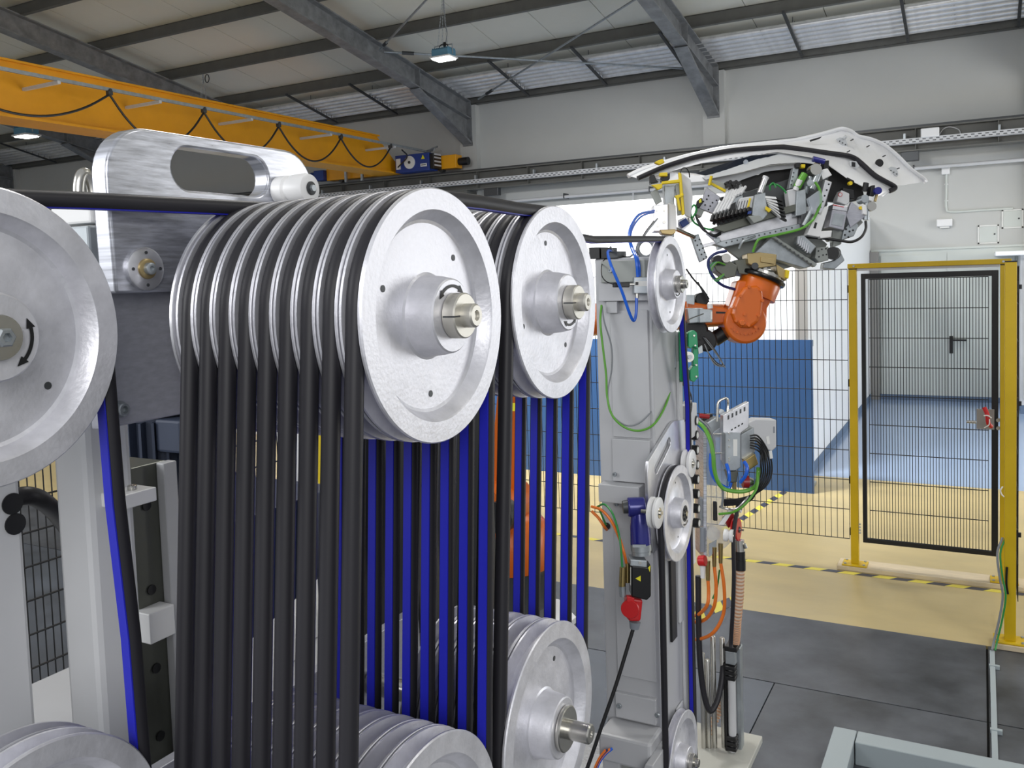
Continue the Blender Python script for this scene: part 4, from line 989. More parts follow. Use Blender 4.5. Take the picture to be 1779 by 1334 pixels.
MB().vcyl((1081, 1018, D - .01), (1082, 1036, D - .01), 6.5, 5.5).build('connector_base', 'zinc', t)
cable('servo_cable', 'orange_cable', [(1028, 880, 1.83), (1045, 886, 1.80), (1062, 905, 1.76), (1076, 935, 1.74), (1084, 960, 1.73), (1088, 978, 1.74)], 2.6, 'orange servo cable curving down to the black motor')
cable('servo_cable', 'orange_cable', [(1028, 888, 1.85), (1040, 900, 1.84), (1050, 915, 1.83), (1054, 920, 1.845)], 2.6, 'short orange servo cable entering the hole in the column')
cable('signal_cable', 'green_cable_dark', [(1038, 880, 1.82), (1050, 876, 1.79), (1063, 890, 1.76), (1072, 915, 1.74), (1078, 945, 1.725), (1081, 985, 1.725)], 1.9, 'green signal cable curving down to the black motor')
cable('signal_cable', 'green_cable_dark', [(1040, 882, 1.84), (1046, 896, 1.84), (1053, 912, 1.84)], 1.7, 'short green signal cable entering the hole in the column')
q = onY(1054, 914, CY0 + .006); MB().cyl(q, q + Vector((0, .004, 0)), .0075, n=20).build('cable_hole', 'black', col)
# red socket on a cable
t = thing('red_plug', 'red industrial power plug hanging on a black cable', 'plug', at(1095, 1058, D))
MB().vpoly([(1088, 1040), (1100, 1040), (1117, 1043), (1113, 1080), (1094, 1080), (1086, 1070)], D - .012, .03).build('plug_body', 'red_plastic', t, 0, .004)
pc = at(1095, 1057, D - .016); nrm = (-FWD * .9 - RGT * .3).normalized()
MB().lathe([(0, .006), (0, .0178), (.004, .0182), (.006, .0172), (.006, .002)], pc, nrm, 32).build('plug_cap', 'red_plastic', t, 40)
MB().vpoly([(1089, 1036), (1102, 1039), (1102, 1046), (1089, 1046)], D - .022, .01).build('hinge', 'red_plastic', t, 0, .001)
MB().vcyl((1103, 1080, D), (1102, 1092, D), 10, 8).build('cable_gland', 'plug_grey', t)
cable('power_cable', 'black_cable', [(1100, 1092, 1.74), (1090, 1125, 1.74), (1070, 1190, 1.74), (1045, 1262, 1.74), (1018, 1340, 1.74), (985, 1420, 1.74)], 3.4, 'black power cable slanting down from the red plug')
for i, (mm, lab) in enumerate((('blue_hose', 'blue cable in the bundle at the foot of the column'), ('orange_cable', 'orange cable in the bundle at the foot of the column'), ('navy_cable', 'dark blue cable in the bundle at the foot of the column'), ('orange_cable', 'lower orange cable in the bundle at the foot of the column'))):
    cable('bundle_cable', mm, [(1064 - i * 4, 1300 + i, 1.80), (1050 - i * 3, 1312 + i * 2, 1.80), (1038 - i * 2, 1332 + 2 * i, 1.80), (1025 - i, 1370, 1.80)], 2.4, lab, 'cable', 'cable bundle at the column foot')
o = MB().bb(-1.35, -0.80, 2.1, 3.0, 0.30, 0.34).build('checker_step', 'checker', None, 0, .002); tag(o, 'checker plate step on the floor behind the column', 'step')
# ================================================================== VALVE UNIT, HOSES AND RODS RIGHT OF THE COLUMN
D = 2.25
t = thing('applicator_unit', 'aluminium applicator head with side plates, valve block and handles', 'applicator', at(1260, 860, D))
# clear/aluminium carrier plate, seen edge-on at the left
MB().poly([at(1222, 745, D), at(1228, 742, D), at(1228, 966, D), at(1222, 970, D)], FWD * 0.10).build('carrier_plate', 'brushed_alu', t, 0, .001)
MB().vpoly([(1228, 760), (1262, 735), (1262, 880), (1290, 920), (1262, 950), (1232, 968), (1228, 966)], D + .02, .006).build('clear_plate', 'acrylic', t, 0, .001)
MB().vpoly([(1228, 735), (1245, 725), (1285, 735), (1262, 760), (1240, 760)], D + .06, .05).build('top_block', 'zinc', t, 0, .003)
# valve block
MB().vpoly([(1256, 722), (1301, 698), (1301, 730), (1300, 742), (1287, 752), (1287, 803), (1262, 803), (1256, 802)], D - .02, .03).build('valve_plate', 'machined_alu', t, 0, .001)
MB().vpoly([(1260, 752), (1287, 752), (1287, 812), (1278, 818), (1266, 818), (1260, 806)], D - .045, .04).build('valve_body', 'zinc', t, 0, .002)
MB().vpoly([(1274, 763), (1281, 763), (1281, 792), (1274, 792)], D - .0458, .0008).build('label', 'label_white', t, 0)
for y in (753, 764, 776, 796, 800): MB().vdisc(1267, y, D - .047, 1.6, .004, 10).build('screw', 'steel', t)
for k in range(5): MB().vpoly([(1264 + k * 7, 722 - k * 3.6), (1267 + k * 7, 720.5 - k * 3.6), (1267 + k * 7, 728 - k * 3.6), (1264 + k * 7, 729.5 - k * 3.6)], D - .0206, .0008).build('slot', 'dark_steel', t, 0)
for k in range(4): MB().vpoly([(1270 + k * 6, 746 - k * 3.4), (1273 + k * 6, 744.5 - k * 3.4), (1273 + k * 6, 747 - k * 3.4), (1270 + k * 6, 748.5 - k * 3.4)], D - .021, .0008).build('slot', 'black', t, 0)
MB().vpoly([(1262, 818), (1283, 818), (1280, 838), (1269, 838)], D - .03, .03).build('nozzle_block', 'olive_steel', t, 0, .002)
MB().vcyl((1275, 836, D - .02), (1276, 852, D - .02), 4.5, 3.5).build('nozzle', 'bronze', t)
MB().vpoly([(1287, 755), (1310, 742), (1312, 785), (1296, 798), (1287, 798)], D - .01, .05).build('connector_block', 'zinc', t, 0, .002)
MB().vpoly([(1298, 735), (1313, 728), (1349, 729), (1349, 777), (1341, 784), (1330, 780), (1312, 760)], D + .03, .05).build('terminal_box', 'light_paint', t, 0, .003)
MB().vpoly([(1343.5, 741), (1346, 741), (1346, 752), (1343.5, 752)], D + .0292, .0008).build('label', 'plug_grey', t, 0)
# handles
MB().vtube([(1246, 732, D - .02), (1247, 703, D - .02), (1252, 695, D - .02), (1262, 692, D - .02), (1265, 698, D), (1264, 716, D)], 2.2, 10, 4).build('handle', 'steel', t)
MB().vtube([(1250, 880, D - .03), (1264, 884, D - .03), (1280, 883, D - .04), (1292, 872, D - .05), (1300, 862, D - .05)], 2.0, 10, 4).build('handle', 'steel', t)
for y in (754, 787): MB().vcyl((1239, y, D), (1257, y, D), 1.6).build('spacer_rod', 'steel', t)
MB().vdisc(1254, 716, D + .02, 5, .02).build('coupling', 'zinc', t)
MB().vcyl((1215, 722, D + .08), (1232, 724, D + .08), 4).build('red_connector', 'red_dark', t)
MB().vpoly([(1222, 722), (1238, 719), (1240, 727), (1222, 732)], D + .10, .03).build('black_connector', 'black', t, 0, .002)
# gold valve, red actuator
MB().vpoly([(1293, 800), (1312, 788), (1318, 806), (1300, 818)], D - .03, .03).build('brass_valve', 'brass', t, 0, .002)
MB().vcyl((1290, 837, D - .04), (1300, 837, D - .04), 10, 11, 22).build('red_actuator', 'red_dark', t)
MB().vcyl((1300, 837, D - .04), (1308, 838, D - .04), 9, 7, 20).build('actuator_cap', 'steel', t)
# lower carriage
MB().vpoly([(1216, 866), (1224, 866), (1224, 914), (1216, 914)], D + .01, .03).build('bellows', 'grey_cable', t, 0, .001)
MB().vpoly([(1240, 872), (1246, 872), (1247, 905), (1240, 905)], D - .02, .012).build('black_cylinder', 'black', t, 0, .002)
MB().vpoly([(1248, 912), (1270, 884), (1275, 886), (1258, 912)], D - .03, .008).build('link_arm', 'white_paint', t, 0, .001)
MB().vpoly([(1258, 900), (1274, 890), (1280, 905), (1266, 918)], D - .01, .02).build('red_block', 'red_dark', t, 0, .002)
MB().vdisc(1240, 928, D - .01, 12, .03, 24).build('clear_wheel', 'acrylic', t)
MB().vpoly([(1232, 945), (1245, 938), (1244, 958), (1232, 966)], D - .012, .002).build('slot_plate', 'zinc', t, 0)
MB().vcyl((1221, 916, D), (1221, 958, D), 5).build('grey_cylinder', 'plug_grey', t)
MB().vcyl((1221, 924, D), (1221, 934, D), 4).build('cylinder_ring', 'white_plastic', t)
def roller2(label, x, y, D, r, w, mm):
    t = thing('guide_roller', label, 'roller', at(x, y, D)); p = at(x, y, D); r = r * D / F
    MB().lathe([(-w, .003), (-w, r), (-w * .7, r), (-w * .5, r * .62), (-w * .3, r), (0, r), (0, .003)], p, AX, 32).build('roller', mm, t, 28)
    MB().lathe([(.0002, .001), (.0002, r * .35), (.002, r * .3), (.002, .001)], p, AX, 14).build('bearing', 'steel', t)
roller2('small white roller over the black strip beside the red disc', 1274, 931, D - .06, 11, .022, 'white_plastic')
roller2('small white roller above the red disc', 1288, 884, D - .02, 7, .008, 'white_plastic')
t = thing('red_disc_wheel', 'bright red disc wheel guiding the black strip', 'wheel', at(1284, 918, D - .03))
pr = at(1284, 920, D - .03)
MB().lathe([(-.016, .004), (-.016, .0275), (-.013, .0285), (-.010, .024), (-.006, .024), (-.003, .0285), (0, .0275), (0, .004)], pr, AX, 36).build('disc', 'red_plastic', t, 28)
MB().lathe([(.0002, .001), (.0002, .008), (.003, .007), (.003, .001)], pr, AX, 16).build('hub', 'dark_steel', t)
MB().cyl(pr, pr + Vector((.012, 0, 0)), .0025, n=10).build('axle', 'steel', t)
o = MB().vtube([(1283, 872, D - .02), (1280, 890, D - .04), (1276, 915, D - .05), (1274, 940, D - .06), (1275, 1000, D - .06), (1273, 1060, D - .05), (1270, 1112, D - .03), (1270, 1125, D - .03)], 3.6, 10).build('round_strip', 'rubber'); tag(o, 'black round strip running over the small rollers into the linear axis', 'strip')
# suction hose
t = thing('suction_hose', 'ribbed copper-coloured suction hose with chrome collar', 'hose', at(1285, 1100, D))
MB().vcyl((1285, 938, D - .03), (1286, 957, D - .03), 8, 8.5, 24).build('chrome_collar', 'steel', t)
MB().vcyl((1293, 945, D - .04), (1296, 952, D - .04), 3).build('clamp_screw', 'steel', t)
MB().vcyl((1286, 957, D - .03), (1286, 973, D - .03), 8.4, 8.4, 24).vcyl((1286, 973, D - .03), (1286, 990, D - .03), 9.3, 9.3, 24).build('black_sleeve', 'black', t)
hpts = smooth_path([at(1286, 990, D - .03), at(1284, 1040, D - .02), at(1280, 1080, D), at(1278, 1110, D + .06), at(1272, 1150, D + .14), at(1258, 1200, D + .16), at(1246, 1240, D + .17), at(1230, 1275, D + .16)], 10)
MB().tube(hpts, 6.6 * D / F, 12, 1).build('hose', 'hose_skin', t)
m_ = MB()
acc = 0.0
for i in range(len(hpts) - 1):
    seg = hpts[i + 1] - hpts[i]; L_ = seg.length; dn = seg.normalized()
    while acc < L_:
        m_.lathe([(-.0022, 6.4 * D / F), (-.0014, 8.0 * D / F), (.0014, 8.0 * D / F), (.0022, 6.4 * D / F)], hpts[i] + dn * acc, dn, 12); acc += .0094
    acc -= L_
m_.build('hose_rib', 'copper_hose', t)
# red emergency knob and cables below
t = thing('push_button', 'red round push button under the applicator head', 'button', at(1222, 973, D))
MB().vcyl((1214, 974, D - .02), (1226, 974, D - .03), 9, 9.5, 22).build('cap', 'red_plastic', t, 35, .002)
MB().vcyl((1221, 982, D), (1221, 1004, D), 5, 4).build('stem', 'white_plastic', t)
for i, pts in enumerate(([(1230, 1008, D), (1231, 1030, D), (1228, 1052, D), (1212, 1068, D + .05), (1190, 1070, D + .1)],
                         [(1241, 984, D - .01), (1244, 1020, D - .01), (1240, 1055, D), (1222, 1078, D + .05), (1196, 1080, D + .1)],
                         [(1252, 978, D - .02), (1258, 1020, D - .02), (1257, 1065, D - .01), (1240, 1098, D), (1215, 1110, D + .05), (1190, 1110, D + .1)])):
    cable('motor_cable', 'orange_cable', pts, 3.0, ('inner orange cable curving under the applicator head', 'middle orange cable curving under the applicator head', 'outer orange cable curving under the applicator head')[i], 'cable', 'orange cables under the applicator')
    x, y, d = pts[0]
    o = MB().vcyl((x, y - 34, d), (x, y, d), 4.2, 3.4).build('cable_connector', 'brass'); tag(o, ('brass plug of the inner orange cable', 'brass plug of the middle orange cable', 'brass plug of the outer orange cable')[i], 'connector')
cable('earth_cable', 'green_cable_dark', [(1250, 990, D + .02), (1246, 1020, D + .03), (1238, 1040, D + .03)], 1.4, 'short green cable between the orange cables')
# green and blue cables round the head
cable('bundle_cable', 'green_cable', [(1206, 729, D), (1222, 742, D - .03), (1234, 765, D - .05), (1239, 790, D - .06), (1241, 815, D - .06), (1248, 838, D - .06), (1260, 850, D - .06), (1285, 854, D - .07), (1304, 850, D - .07), (1315, 840, D - .06), (1318, 812, D - .05)], 3.6, 'thick green cable looping under the applicator head')
cable('bundle_cable', 'green_cable', [(1316, 818, D - .06), (1315, 845, D - .08), (1306, 862, D - .09), (1290, 880, D - .09), (1272, 890, D - .08), (1249, 893, D - .06)], 2.2, 'thin green cable sweeping below the black cable bundle')
cable('bundle_cable', 'grey_cable', [(1212, 726, D + .01), (1230, 742, D - .02), (1240, 765, D - .04), (1240, 800, D - .05), (1247, 832, D - .05), (1256, 855, D - .05), (1254, 880, D - .04)], 2.0, 'grey cable beside the thick green cable')
cable('bundle_cable', 'blue_hose', [(1200, 730, D + .01), (1214, 738, D), (1226, 750, D - .02)], 3.0, 'short blue hose beside the thick green cable', 'hose')
cable('air_hose', 'blue_hose', [(1235, 788, D), (1234, 810, D - .01), (1240, 830, D - .02), (1252, 842, D - .03), (1266, 848, D - .03), (1270, 838, D - .03)], 3.0, 'blue air hose curving round the carrier plate', 'hose')
cable('air_hose', 'blue_hose', [(1262, 806, D - .05), (1266, 820, D - .06), (1267, 836, D - .06)], 3.2, 'blue air hose left of the nozzle block', 'hose')
cable('air_hose', 'blue_hose', [(1293, 802, D - .06), (1298, 812, D - .07), (1295, 826, D - .07), (1286, 838, D - .06)], 3.2, 'blue air hose right of the nozzle block', 'hose')
for i in range(6):
    cable('valve_cable', 'black_cable', [(1303, 757 + i * 4, D - .06), (1316, 757 + i * 5, D - .06 - .004 * (i % 2)), (1330 - i * 1.5, 775 + i * 3, D - .06), (1340 - i * 3.6, 800 + i, D - .06 - .006 * (i % 3)), (1340 - i * 3.6, 825, D - .06), (1329 - i * 3, 846, D - .06), (1306, 860 + i * 1.5, D - .05), (1280, 867 + i * 1.8, D - .03), (1258, 868 + i * 2, D)], 1.5, 'black valve cable in the bundle sweeping round the head', 'cable', 'black valve cables')
for (x, y) in ((1339, 790), (1334, 765)):
    o = MB().vpoly([(x - 3, y - 6), (x + 2, y - 7), (x + 4, y + 6), (x - 1, y + 7)], D - .075, .003).build('cable_tag', 'label_white'); tag(o, 'white paper tag on the black valve cables', 'tag', 'tags on the valve cables')

# ---- rods, linear axis and table
D = 2.35
t = thing('machine_table', 'pale machined table carrying the upright rods', 'table', at(1240, 1310, D))
tp = at(1235, 1300, D); tz = tp.z
MB().bb(tp.x - .12, tp.x + .11, tp.y - .13, tp.y + .12, tz - .02, tz).build('table_plate', 'stone_grey', t, 0, .002)
MB().bb(tp.x - .08, tp.x + .05, tp.y - .06, tp.y + .08, 0, tz - .02).build('table_base', 'grey_paint', t, 0, .003)
for i, (x, y0) in enumerate(((1231, 1142), (1241, 1100), (1257, 1103), (1222, 1130))):
    a = at(x, 1250, D); a.z = tz; b = onX(x, y0, a.x)
    o = MB().lathe([(0, .003), (0, .0068), (b.z - tz - .003, .0068), (b.z - tz, .005), (b.z - tz, .002)], a, (0, 0, 1), 16).build('guide_rod', 'steel'); tag(o, 'upright steel guide rod standing on the pale table', 'rod', 'guide rods on the table')
t = thing('linear_axis', 'aluminium linear cylinder with black clamps beside the guide rods', 'linear axis', at(1277, 1200, D))
a = at(1276, 1334, D); bx, by = a.x, a.y
z = lambda y: onX(1276, y, bx).z
MB().bb(bx - .012, bx + .008, by - .012, by + .02, z(1340), z(1112)).build('profile', 'light_paint', t, 0, .002)
MB().bb(bx + .009, bx + .020, by + .0, by + .03, z(1320), z(1118)).build('side_profile', 'zinc', t, 0, .002)
MB().cyl((bx, by - .014, z(1320)), (bx, by - .014, z(1150)), .0098, n=20).build('cylinder_tube', 'light_paint', t)
MB().bb(bx - .015, bx + .018, by - .026, by + .02, z(1120), z(1111)).build('end_cap', 'black', t, 0, .002)
MB().bb(bx - .013, bx + .013, by - .024, by - .0, z(1143), z(1120)).build('head_block', 'zinc', t, 0, .002)
for y in (1160, 1285):
    for k in range(3): MB().bb(bx - .013, bx + .013, by - .030, by - .002, z(y + 10 - k * 9), z(y + 3 - k * 9)).build('clamp_ring', 'black', t, 0, .002)
MB().bb(bx - .018, bx - .0125, by - .02, by + .01, z(1330), z(1145)).build('belt_cover', 'black', t, 0)
MB().bb(bx - .016, bx + .014, by - .02, by + .01, z(1340), z(1308)).build('foot', 'black', t, 0, .002)
o = MB().vtube([(1213, 1000, D - .05), (1214, 1100, D - .05), (1218, 1170, D - .05), (1225, 1215, D - .05), (1234, 1235, D - .05), (1246, 1218, D - .04), (1254, 1180, D - .02), (1258, 1130, D)], 5.0, 10).build('hanging_strip', 'rubber'); tag(o, 'black rubber strip hanging in a U between the guide rods', 'strip')
# ================================================================== ROBOT
D = 4.3
k43 = D / F
t = thing('industrial_robot', 'orange articulated industrial robot holding the gripper', 'robot', (-2.35, 4.45, 0))
# base, carousel and lower arm (mostly behind the strips)
bx, by = -2.52, 4.55
MB().poly([(bx + .40 * cos(radians(a)), by + .40 * sin(radians(a)), 0) for a in range(22, 360, 45)], (0, 0, .04)).build('floor_plate', 'white_paint', t, 0, .004)
MB().lathe([(.04, .1), (.04, .27), (.10, .27), (.13, .24), (.30, .23), (.33, .25), (.36, .25), (.36, .1)], (bx, by, 0), (0, 0, 1), 40).build('base', 'dark_steel', t, 40)
MB().lathe([(.365, .1), (.365, .26), (.42, .27), (.60, .25), (.66, .20), (.70, .1)], (bx, by, 0), (0, 0, 1), 40).build('carousel', 'orange', t, 40)
MB().cyl((bx - .02, by - .26, .72), (bx - .02, by + .10, .72), 0.17, n=30).build('shoulder', 'orange', t)
MB().cyl((bx + .14, by - .25, .75), (bx + .14, by - .36, .75), 0.09, n=24).build('axis_motor', 'black', t)
sh = Vector((bx, by - .08, .72)); el = at(888, 560, 5.0)
ax_ = (el - sh).normalized(); sd = Vector((0, 1, 0)); pw = ax_.cross(sd).normalized()
MB().poly([sh + pw * .10, sh - pw * .10, el - pw * .05, el + pw * .05], sd * .14).build('lower_arm', 'orange', t, 0, .02, 3)
MB().cyl(el + Vector((0, -.12, 0)), el + Vector((0, .22, 0)), .13, n=28).build('elbow', 'orange', t)
pf = at(900, 706, 4.72)
MB().vpoly([(890, 700), (901, 700), (901, 714), (890, 714)], 4.7, .003).build('warning_sign', 'yellow_sign', t, 0)
wr = at(1262, 547, D + .05)
MB().cyl(el, wr, .11, .055, 28).build('forearm', 'orange', t)
# forearm front tube with slot
MB().vpoly([(1190, 522), (1235, 530), (1272, 536), (1274, 562), (1235, 565), (1190, 570)], D - .06, .14).build('forearm_head', 'orange', t, 0, .012, 3)
MB().vpoly([(1244, 541), (1268, 542), (1268, 545), (1244, 544.5)], D - .0615, .002).build('forearm_slot', 'black', t, 0)
# wrist
def circ(cx, cy, r, a0, a1, n=14): return [(cx + r * cos(radians(a0 + (a1 - a0) * q / n)), cy + r * sin(radians(a0 + (a1 - a0) * q / n))) for q in range(n + 1)]
MB().vdisc(1296, 560, D - .10, 37, .16, 44, 37).build('wrist_joint', 'orange', t, 35, .012)
body = [(1282, 486), (1277, 502), (1268, 530)] + circ(1296, 556, 33, 200, -20, 18)[::1][:0] + [(1262, 558), (1266, 578), (1283, 590), (1300, 593), (1320, 586), (1332, 566), (1334, 535), (1342, 520), (1347, 497), (1330, 488)]
MB().vpoly(body, D - .06, .13).build('wrist_body', 'orange', t, 0, .012, 3)
cover = [(1292, 500), (1300, 496), (1316, 496), (1326, 503), (1327, 520), (1324, 545), (1318, 560), (1304, 570), (1288, 569), (1277, 560), (1271, 545), (1272, 535), (1280, 515)]
MB().vpoly(cover, D - .125, .075).build('wrist_cover', 'orange', t, 0, .016, 4)
MB().vdisc(1290, 561, D - .135, 5, .02).build('cover_cap', 'orange', t, 35, .003)
for x, y in ((1302, 498), (1322, 504), (1287, 514), (1276, 534), (1294, 546), (1318, 548), (1279, 557), (1301, 565), (1313, 568), (1325, 522)):
    MB().vdisc(x, y, D - .132, 2.6, .014, 12).build('cover_bolt', 'orange', t)
for q in range(9):
    a = radians(35 + q * 14); MB().vdisc(1296 + 29 * cos(a), 556 + 25 * sin(a), D - .108, 1.7, .012, 8).build('rim_bolt', 'orange', t)
fa = at(1315, 505, D); fb = at(1322, 487, D); fd = (fb - fa).normalized()
MB().lathe([(-.03, .05), (-.03, .098), (.045, .100), (.055, .094), (.055, .05)], fa, fd, 40).build('flange_body', 'orange', t, 40)
MB().lathe([(.055, .05), (.055, .112), (.062, .116), (.072, .116), (.078, .108), (.078, .05)], fa, fd, 40).build('tool_flange', 'black_gloss', t, 40)
MB().lathe([(.078, .05), (.078, .104), (.092, .104), (.092, .05)], fa, fd, 40).build('flange_ring', 'steel', t, 40)
MB().vdisc(1228, 592, D - .08, 19, .10, 28).vdisc(1209, 575, D - .08, 22, .12, 28).build('wrist_motor', 'black', t, 35, .01)
MB().vcyl((1240, 590, D), (1268, 572, D), 13, 13, 20).build('bellows', 'black', t)
MB().vpoly([(1194, 535), (1222, 535), (1222, 560), (1198, 562)], D - .12, .06).build('cable_bracket', 'zinc', t, 0, .004)
MB().vpoly([(1216, 536), (1238, 538), (1238, 560), (1216, 561)], D - .17, .05).build('sensor_box', 'zinc', t, 0, .004)
MB().vpoly([(1235, 541), (1237.5, 541), (1237.5, 555), (1235, 555)], D - .1712, .001).build('sensor_label', 'label_white', t, 0)
MB().vdisc(1220, 520, D - .05, 12, .08, 22).build('cable_clamp', 'black', t, 35, .006)
MB().vpoly([(1193, 512), (1207, 512), (1207, 534), (1193, 534)], D - .06, .05).build('clamp_bracket', 'zinc', t, 0, .003)
MB().vcyl((1233, 528, D - .08), (1234, 536, D - .08), 5).build('white_cap', 'white_plastic', t)
for i, pts in enumerate(([(1192, 467, D), (1205, 485, D), (1220, 502, D), (1232, 520, D)], [(1212, 490, D), (1222, 508, D), (1231, 524, D)])):
    MB().vtube([(x, y, d - .1) for x, y, d in pts], 1.6).build('dress_wire', 'black_cable', t)
for i in range(4):
    MB().vtube([(1222, 585, D - .1), (1228 + i, 588 + i * 3, D - .12), (1240 + i * 2, 605 + i * 4, D - .12), (1252 + i * 2, 624 + i * 4, D - .12), (1255 + i, 634 + i, D - .12), (1245 - i, 630 + i, D - .12), (1230, 612, D - .12), (1224, 598, D - .11)], 1.1, 6).build('wire_loop', 'grey_cable' if i % 2 else 'black_cable', t)

# ================================================================== GRIPPER TOOL
g = thing('gripper_tool', 'large aluminium gripper frame with valve islands under the car door', 'gripper', at(1330, 400, D))
def gp(name, px, d, th, m, bev=.004): return MB().vpoly(px, D + d, th).build(name, m, g, 0, bev)
def gc(name, a, b, r, m, r2=None, n=16): return MB().vcyl((a[0], a[1], D + a[2]), (b[0], b[1], D + b[2]), r, r2, n).build(name, m, g)
def gd(name, x, y, d, r, th, m, n=14): return MB().vdisc(x, y, D + d, r, th, n).build(name, m, g)
def gt(name, pts, r, m): return MB().vtube([(x, y, D + d) for x, y, d in pts], r).build(name, m, g)
gp('back_plate', [(1244, 386), (1252, 342), (1300, 332), (1400, 302), (1440, 300), (1438, 356), (1420, 380), (1262, 418)], .06, .02, 'dark_steel')
gp('adapter_frame', [(1258, 430), (1402, 395), (1438, 424), (1420, 452), (1352, 470), (1292, 456)], .05, .03, 'greygreen_paint')
gp('side_frame', [(1428, 360), (1484, 366), (1500, 386), (1478, 408), (1440, 420), (1420, 400)], .06, .03, 'greygreen_paint')
# tool changer on the robot flange (tan metal)
gp('changer_body', [(1275, 452), (1300, 448), (1310, 462), (1345, 470), (1356, 490), (1350, 496), (1330, 480), (1284, 476)], -.05, .16, 'olive_steel')
gp('changer_block', [(1298, 440), (1320, 438), (1350, 442), (1348, 462), (1316, 466), (1300, 458)], -.09, .10, 'bronze')
gp('changer_block', [(1322, 446), (1346, 450), (1345, 459), (1322, 455)], -.10, .02, 'bronze', .002)
gp('changer_block', [(1348, 458), (1370, 472), (1366, 488), (1352, 480)], -.08, .10, 'bronze')
gp('changer_side', [(1236, 452), (1260, 448), (1282, 462), (1278, 480), (1262, 484), (1244, 470)], -.06, .10, 'olive_steel')
gd('changer_pin', 1312, 462, -.10, 6, .05, 'dark_steel'); gd('changer_pin', 1330, 470, -.10, 5, .05, 'steel')
gd('changer_pin', 1342, 478, -.10, 5, .05, 'steel')
gp('yellow_mark', [(1366, 468), (1372, 470), (1370, 484), (1365, 482)], -.10, .02, 'yellow', .001)
gd('changer_connector', 1248, 452, -.07, 9, .06, 'black'); gd('changer_connector', 1262, 448, -.08, 8, .04, 'steel')
# main frame beams
gp('main_beam', [(1232, 402), (1255, 422), (1420, 382), (1412, 358), (1385, 360)], -.02, .10, 'machined_alu')
gp('main_beam_edge', [(1236, 396), (1258, 404), (1400, 362), (1392, 352), (1290, 378)], -.07, .05, 'olive_steel')
gp('main_beam_lower', [(1240, 424), (1258, 430), (1392, 398), (1390, 388), (1256, 418)], -.06, .06, 'zinc')
for q in range(13): gd('beam_hole', 1262 + q * 9.5, 421.5 - q * 2.15, -.0615, 1.5, .003, 'dark_steel', 8)
gp('slanted_beam', [(1340, 412), (1348, 411), (1420, 460), (1398, 466), (1310, 440)], -.03, .08, 'zinc')
gp('slanted_beam_edge', [(1340, 411), (1347, 410), (1420, 458), (1416, 464)], -.06, .04, 'greygreen_paint')
for q in range(9): gd('beam_hole', 1350 + q * 7.4, 418 + q * 5.1, -.0615, 1.8, .003, 'dark_steel', 8)
gp('heat_sink', [(1386, 410), (1396, 408), (1418, 428), (1408, 442), (1384, 422)], -.09, .05, 'zinc')
for q in range(6): gp('heat_fin', [(1388 + q * 3.4, 411 + q * 3), (1389.5 + q * 3.4, 410 + q * 3), (1387 + q * 3.2, 424 + q * 3), (1385.5 + q * 3.2, 424.5 + q * 3)], -.10, .02, 'machined_alu', 0)
gp('end_block', [(1418, 430), (1440, 428), (1440, 452), (1424, 456), (1416, 448)], -.05, .06, 'greygreen_paint')
for x, y in ((1422, 436), (1428, 433), (1435, 432), (1423, 446), (1430, 443), (1436, 442)): gd('block_hole', x, y, -.052, 1.4, .003, 'black', 8)
gc('black_cup', (1446, 440, -.06), (1450, 440, .02), 11, 'black', 11, 22)
gp('foot_plate', [(1432, 456), (1450, 452), (1462, 440), (1468, 452), (1450, 468), (1430, 466)], 0, .05, 'zinc')
# left perforated bracket arm
gp('perforated_arm', [(1200, 410), (1214, 406), (1230, 448), (1216, 456)], -.02, .03, 'zinc')
for q in range(5):
    gd('arm_hole', 1208 + q * 3.6, 418 + q * 8, -.0215, 1.6, .003, 'black', 8); gd('arm_hole', 1215 + q * 3, 416 + q * 7.5, -.0215, 1.5, .003, 'black', 8)
gp('arm_link', [(1218, 425), (1246, 418), (1248, 424), (1220, 431)], 0, .03, 'machined_alu', .002)
gp('arm_post', [(1243, 414), (1250, 412), (1254, 432), (1248, 434)], -.03, .04, 'zinc', .002)
# mounting plate with holes at the left
gp('hole_plate', [(1228, 325), (1252, 342), (1240, 372), (1214, 362)], -.03, .02, 'steel_plate')
for x, y in ((1231, 340), (1238, 352), (1228, 346), (1234, 358), (1225, 356), (1231, 364), (1222, 350), (1245, 348)): gd('plate_hole', x, y, -.0315, 1.6, .003, 'black', 8)
gp('warning_box', [(1212, 348), (1219, 342), (1222, 352), (1214, 362), (1209, 360)], -.05, .03, 'black'); gp('warning_sign', [(1214, 348), (1218, 345), (1219, 351), (1215, 353)], -.0512, .001, 'yellow_sign', 0)
gp('brown_block', [(1212, 360), (1224, 366), (1218, 378), (1208, 372)], -.04, .05, 'greygreen_paint')
gc('yellow_pin', (1232, 322, -.06), (1236, 306, -.06), 2.6, 'yellow')
gp('yellow_strip', [(1236, 316), (1262, 330), (1260, 334), (1234, 320)], -.05, .015, 'yellow', .002)
gp('slanted_plate', [(1236, 312), (1258, 318), (1262, 330), (1240, 320)], -.03, .02, 'greygreen_paint', .002)
# black connector cluster
for q in range(9):
    gd('connector', 1264 + (q % 5) * 5 + (q // 5) * 2, 318 + (q // 5) * 6 - (q % 2) * 2, -.05 - .01 * (q % 3), 3.4, .05, 'black', 10)
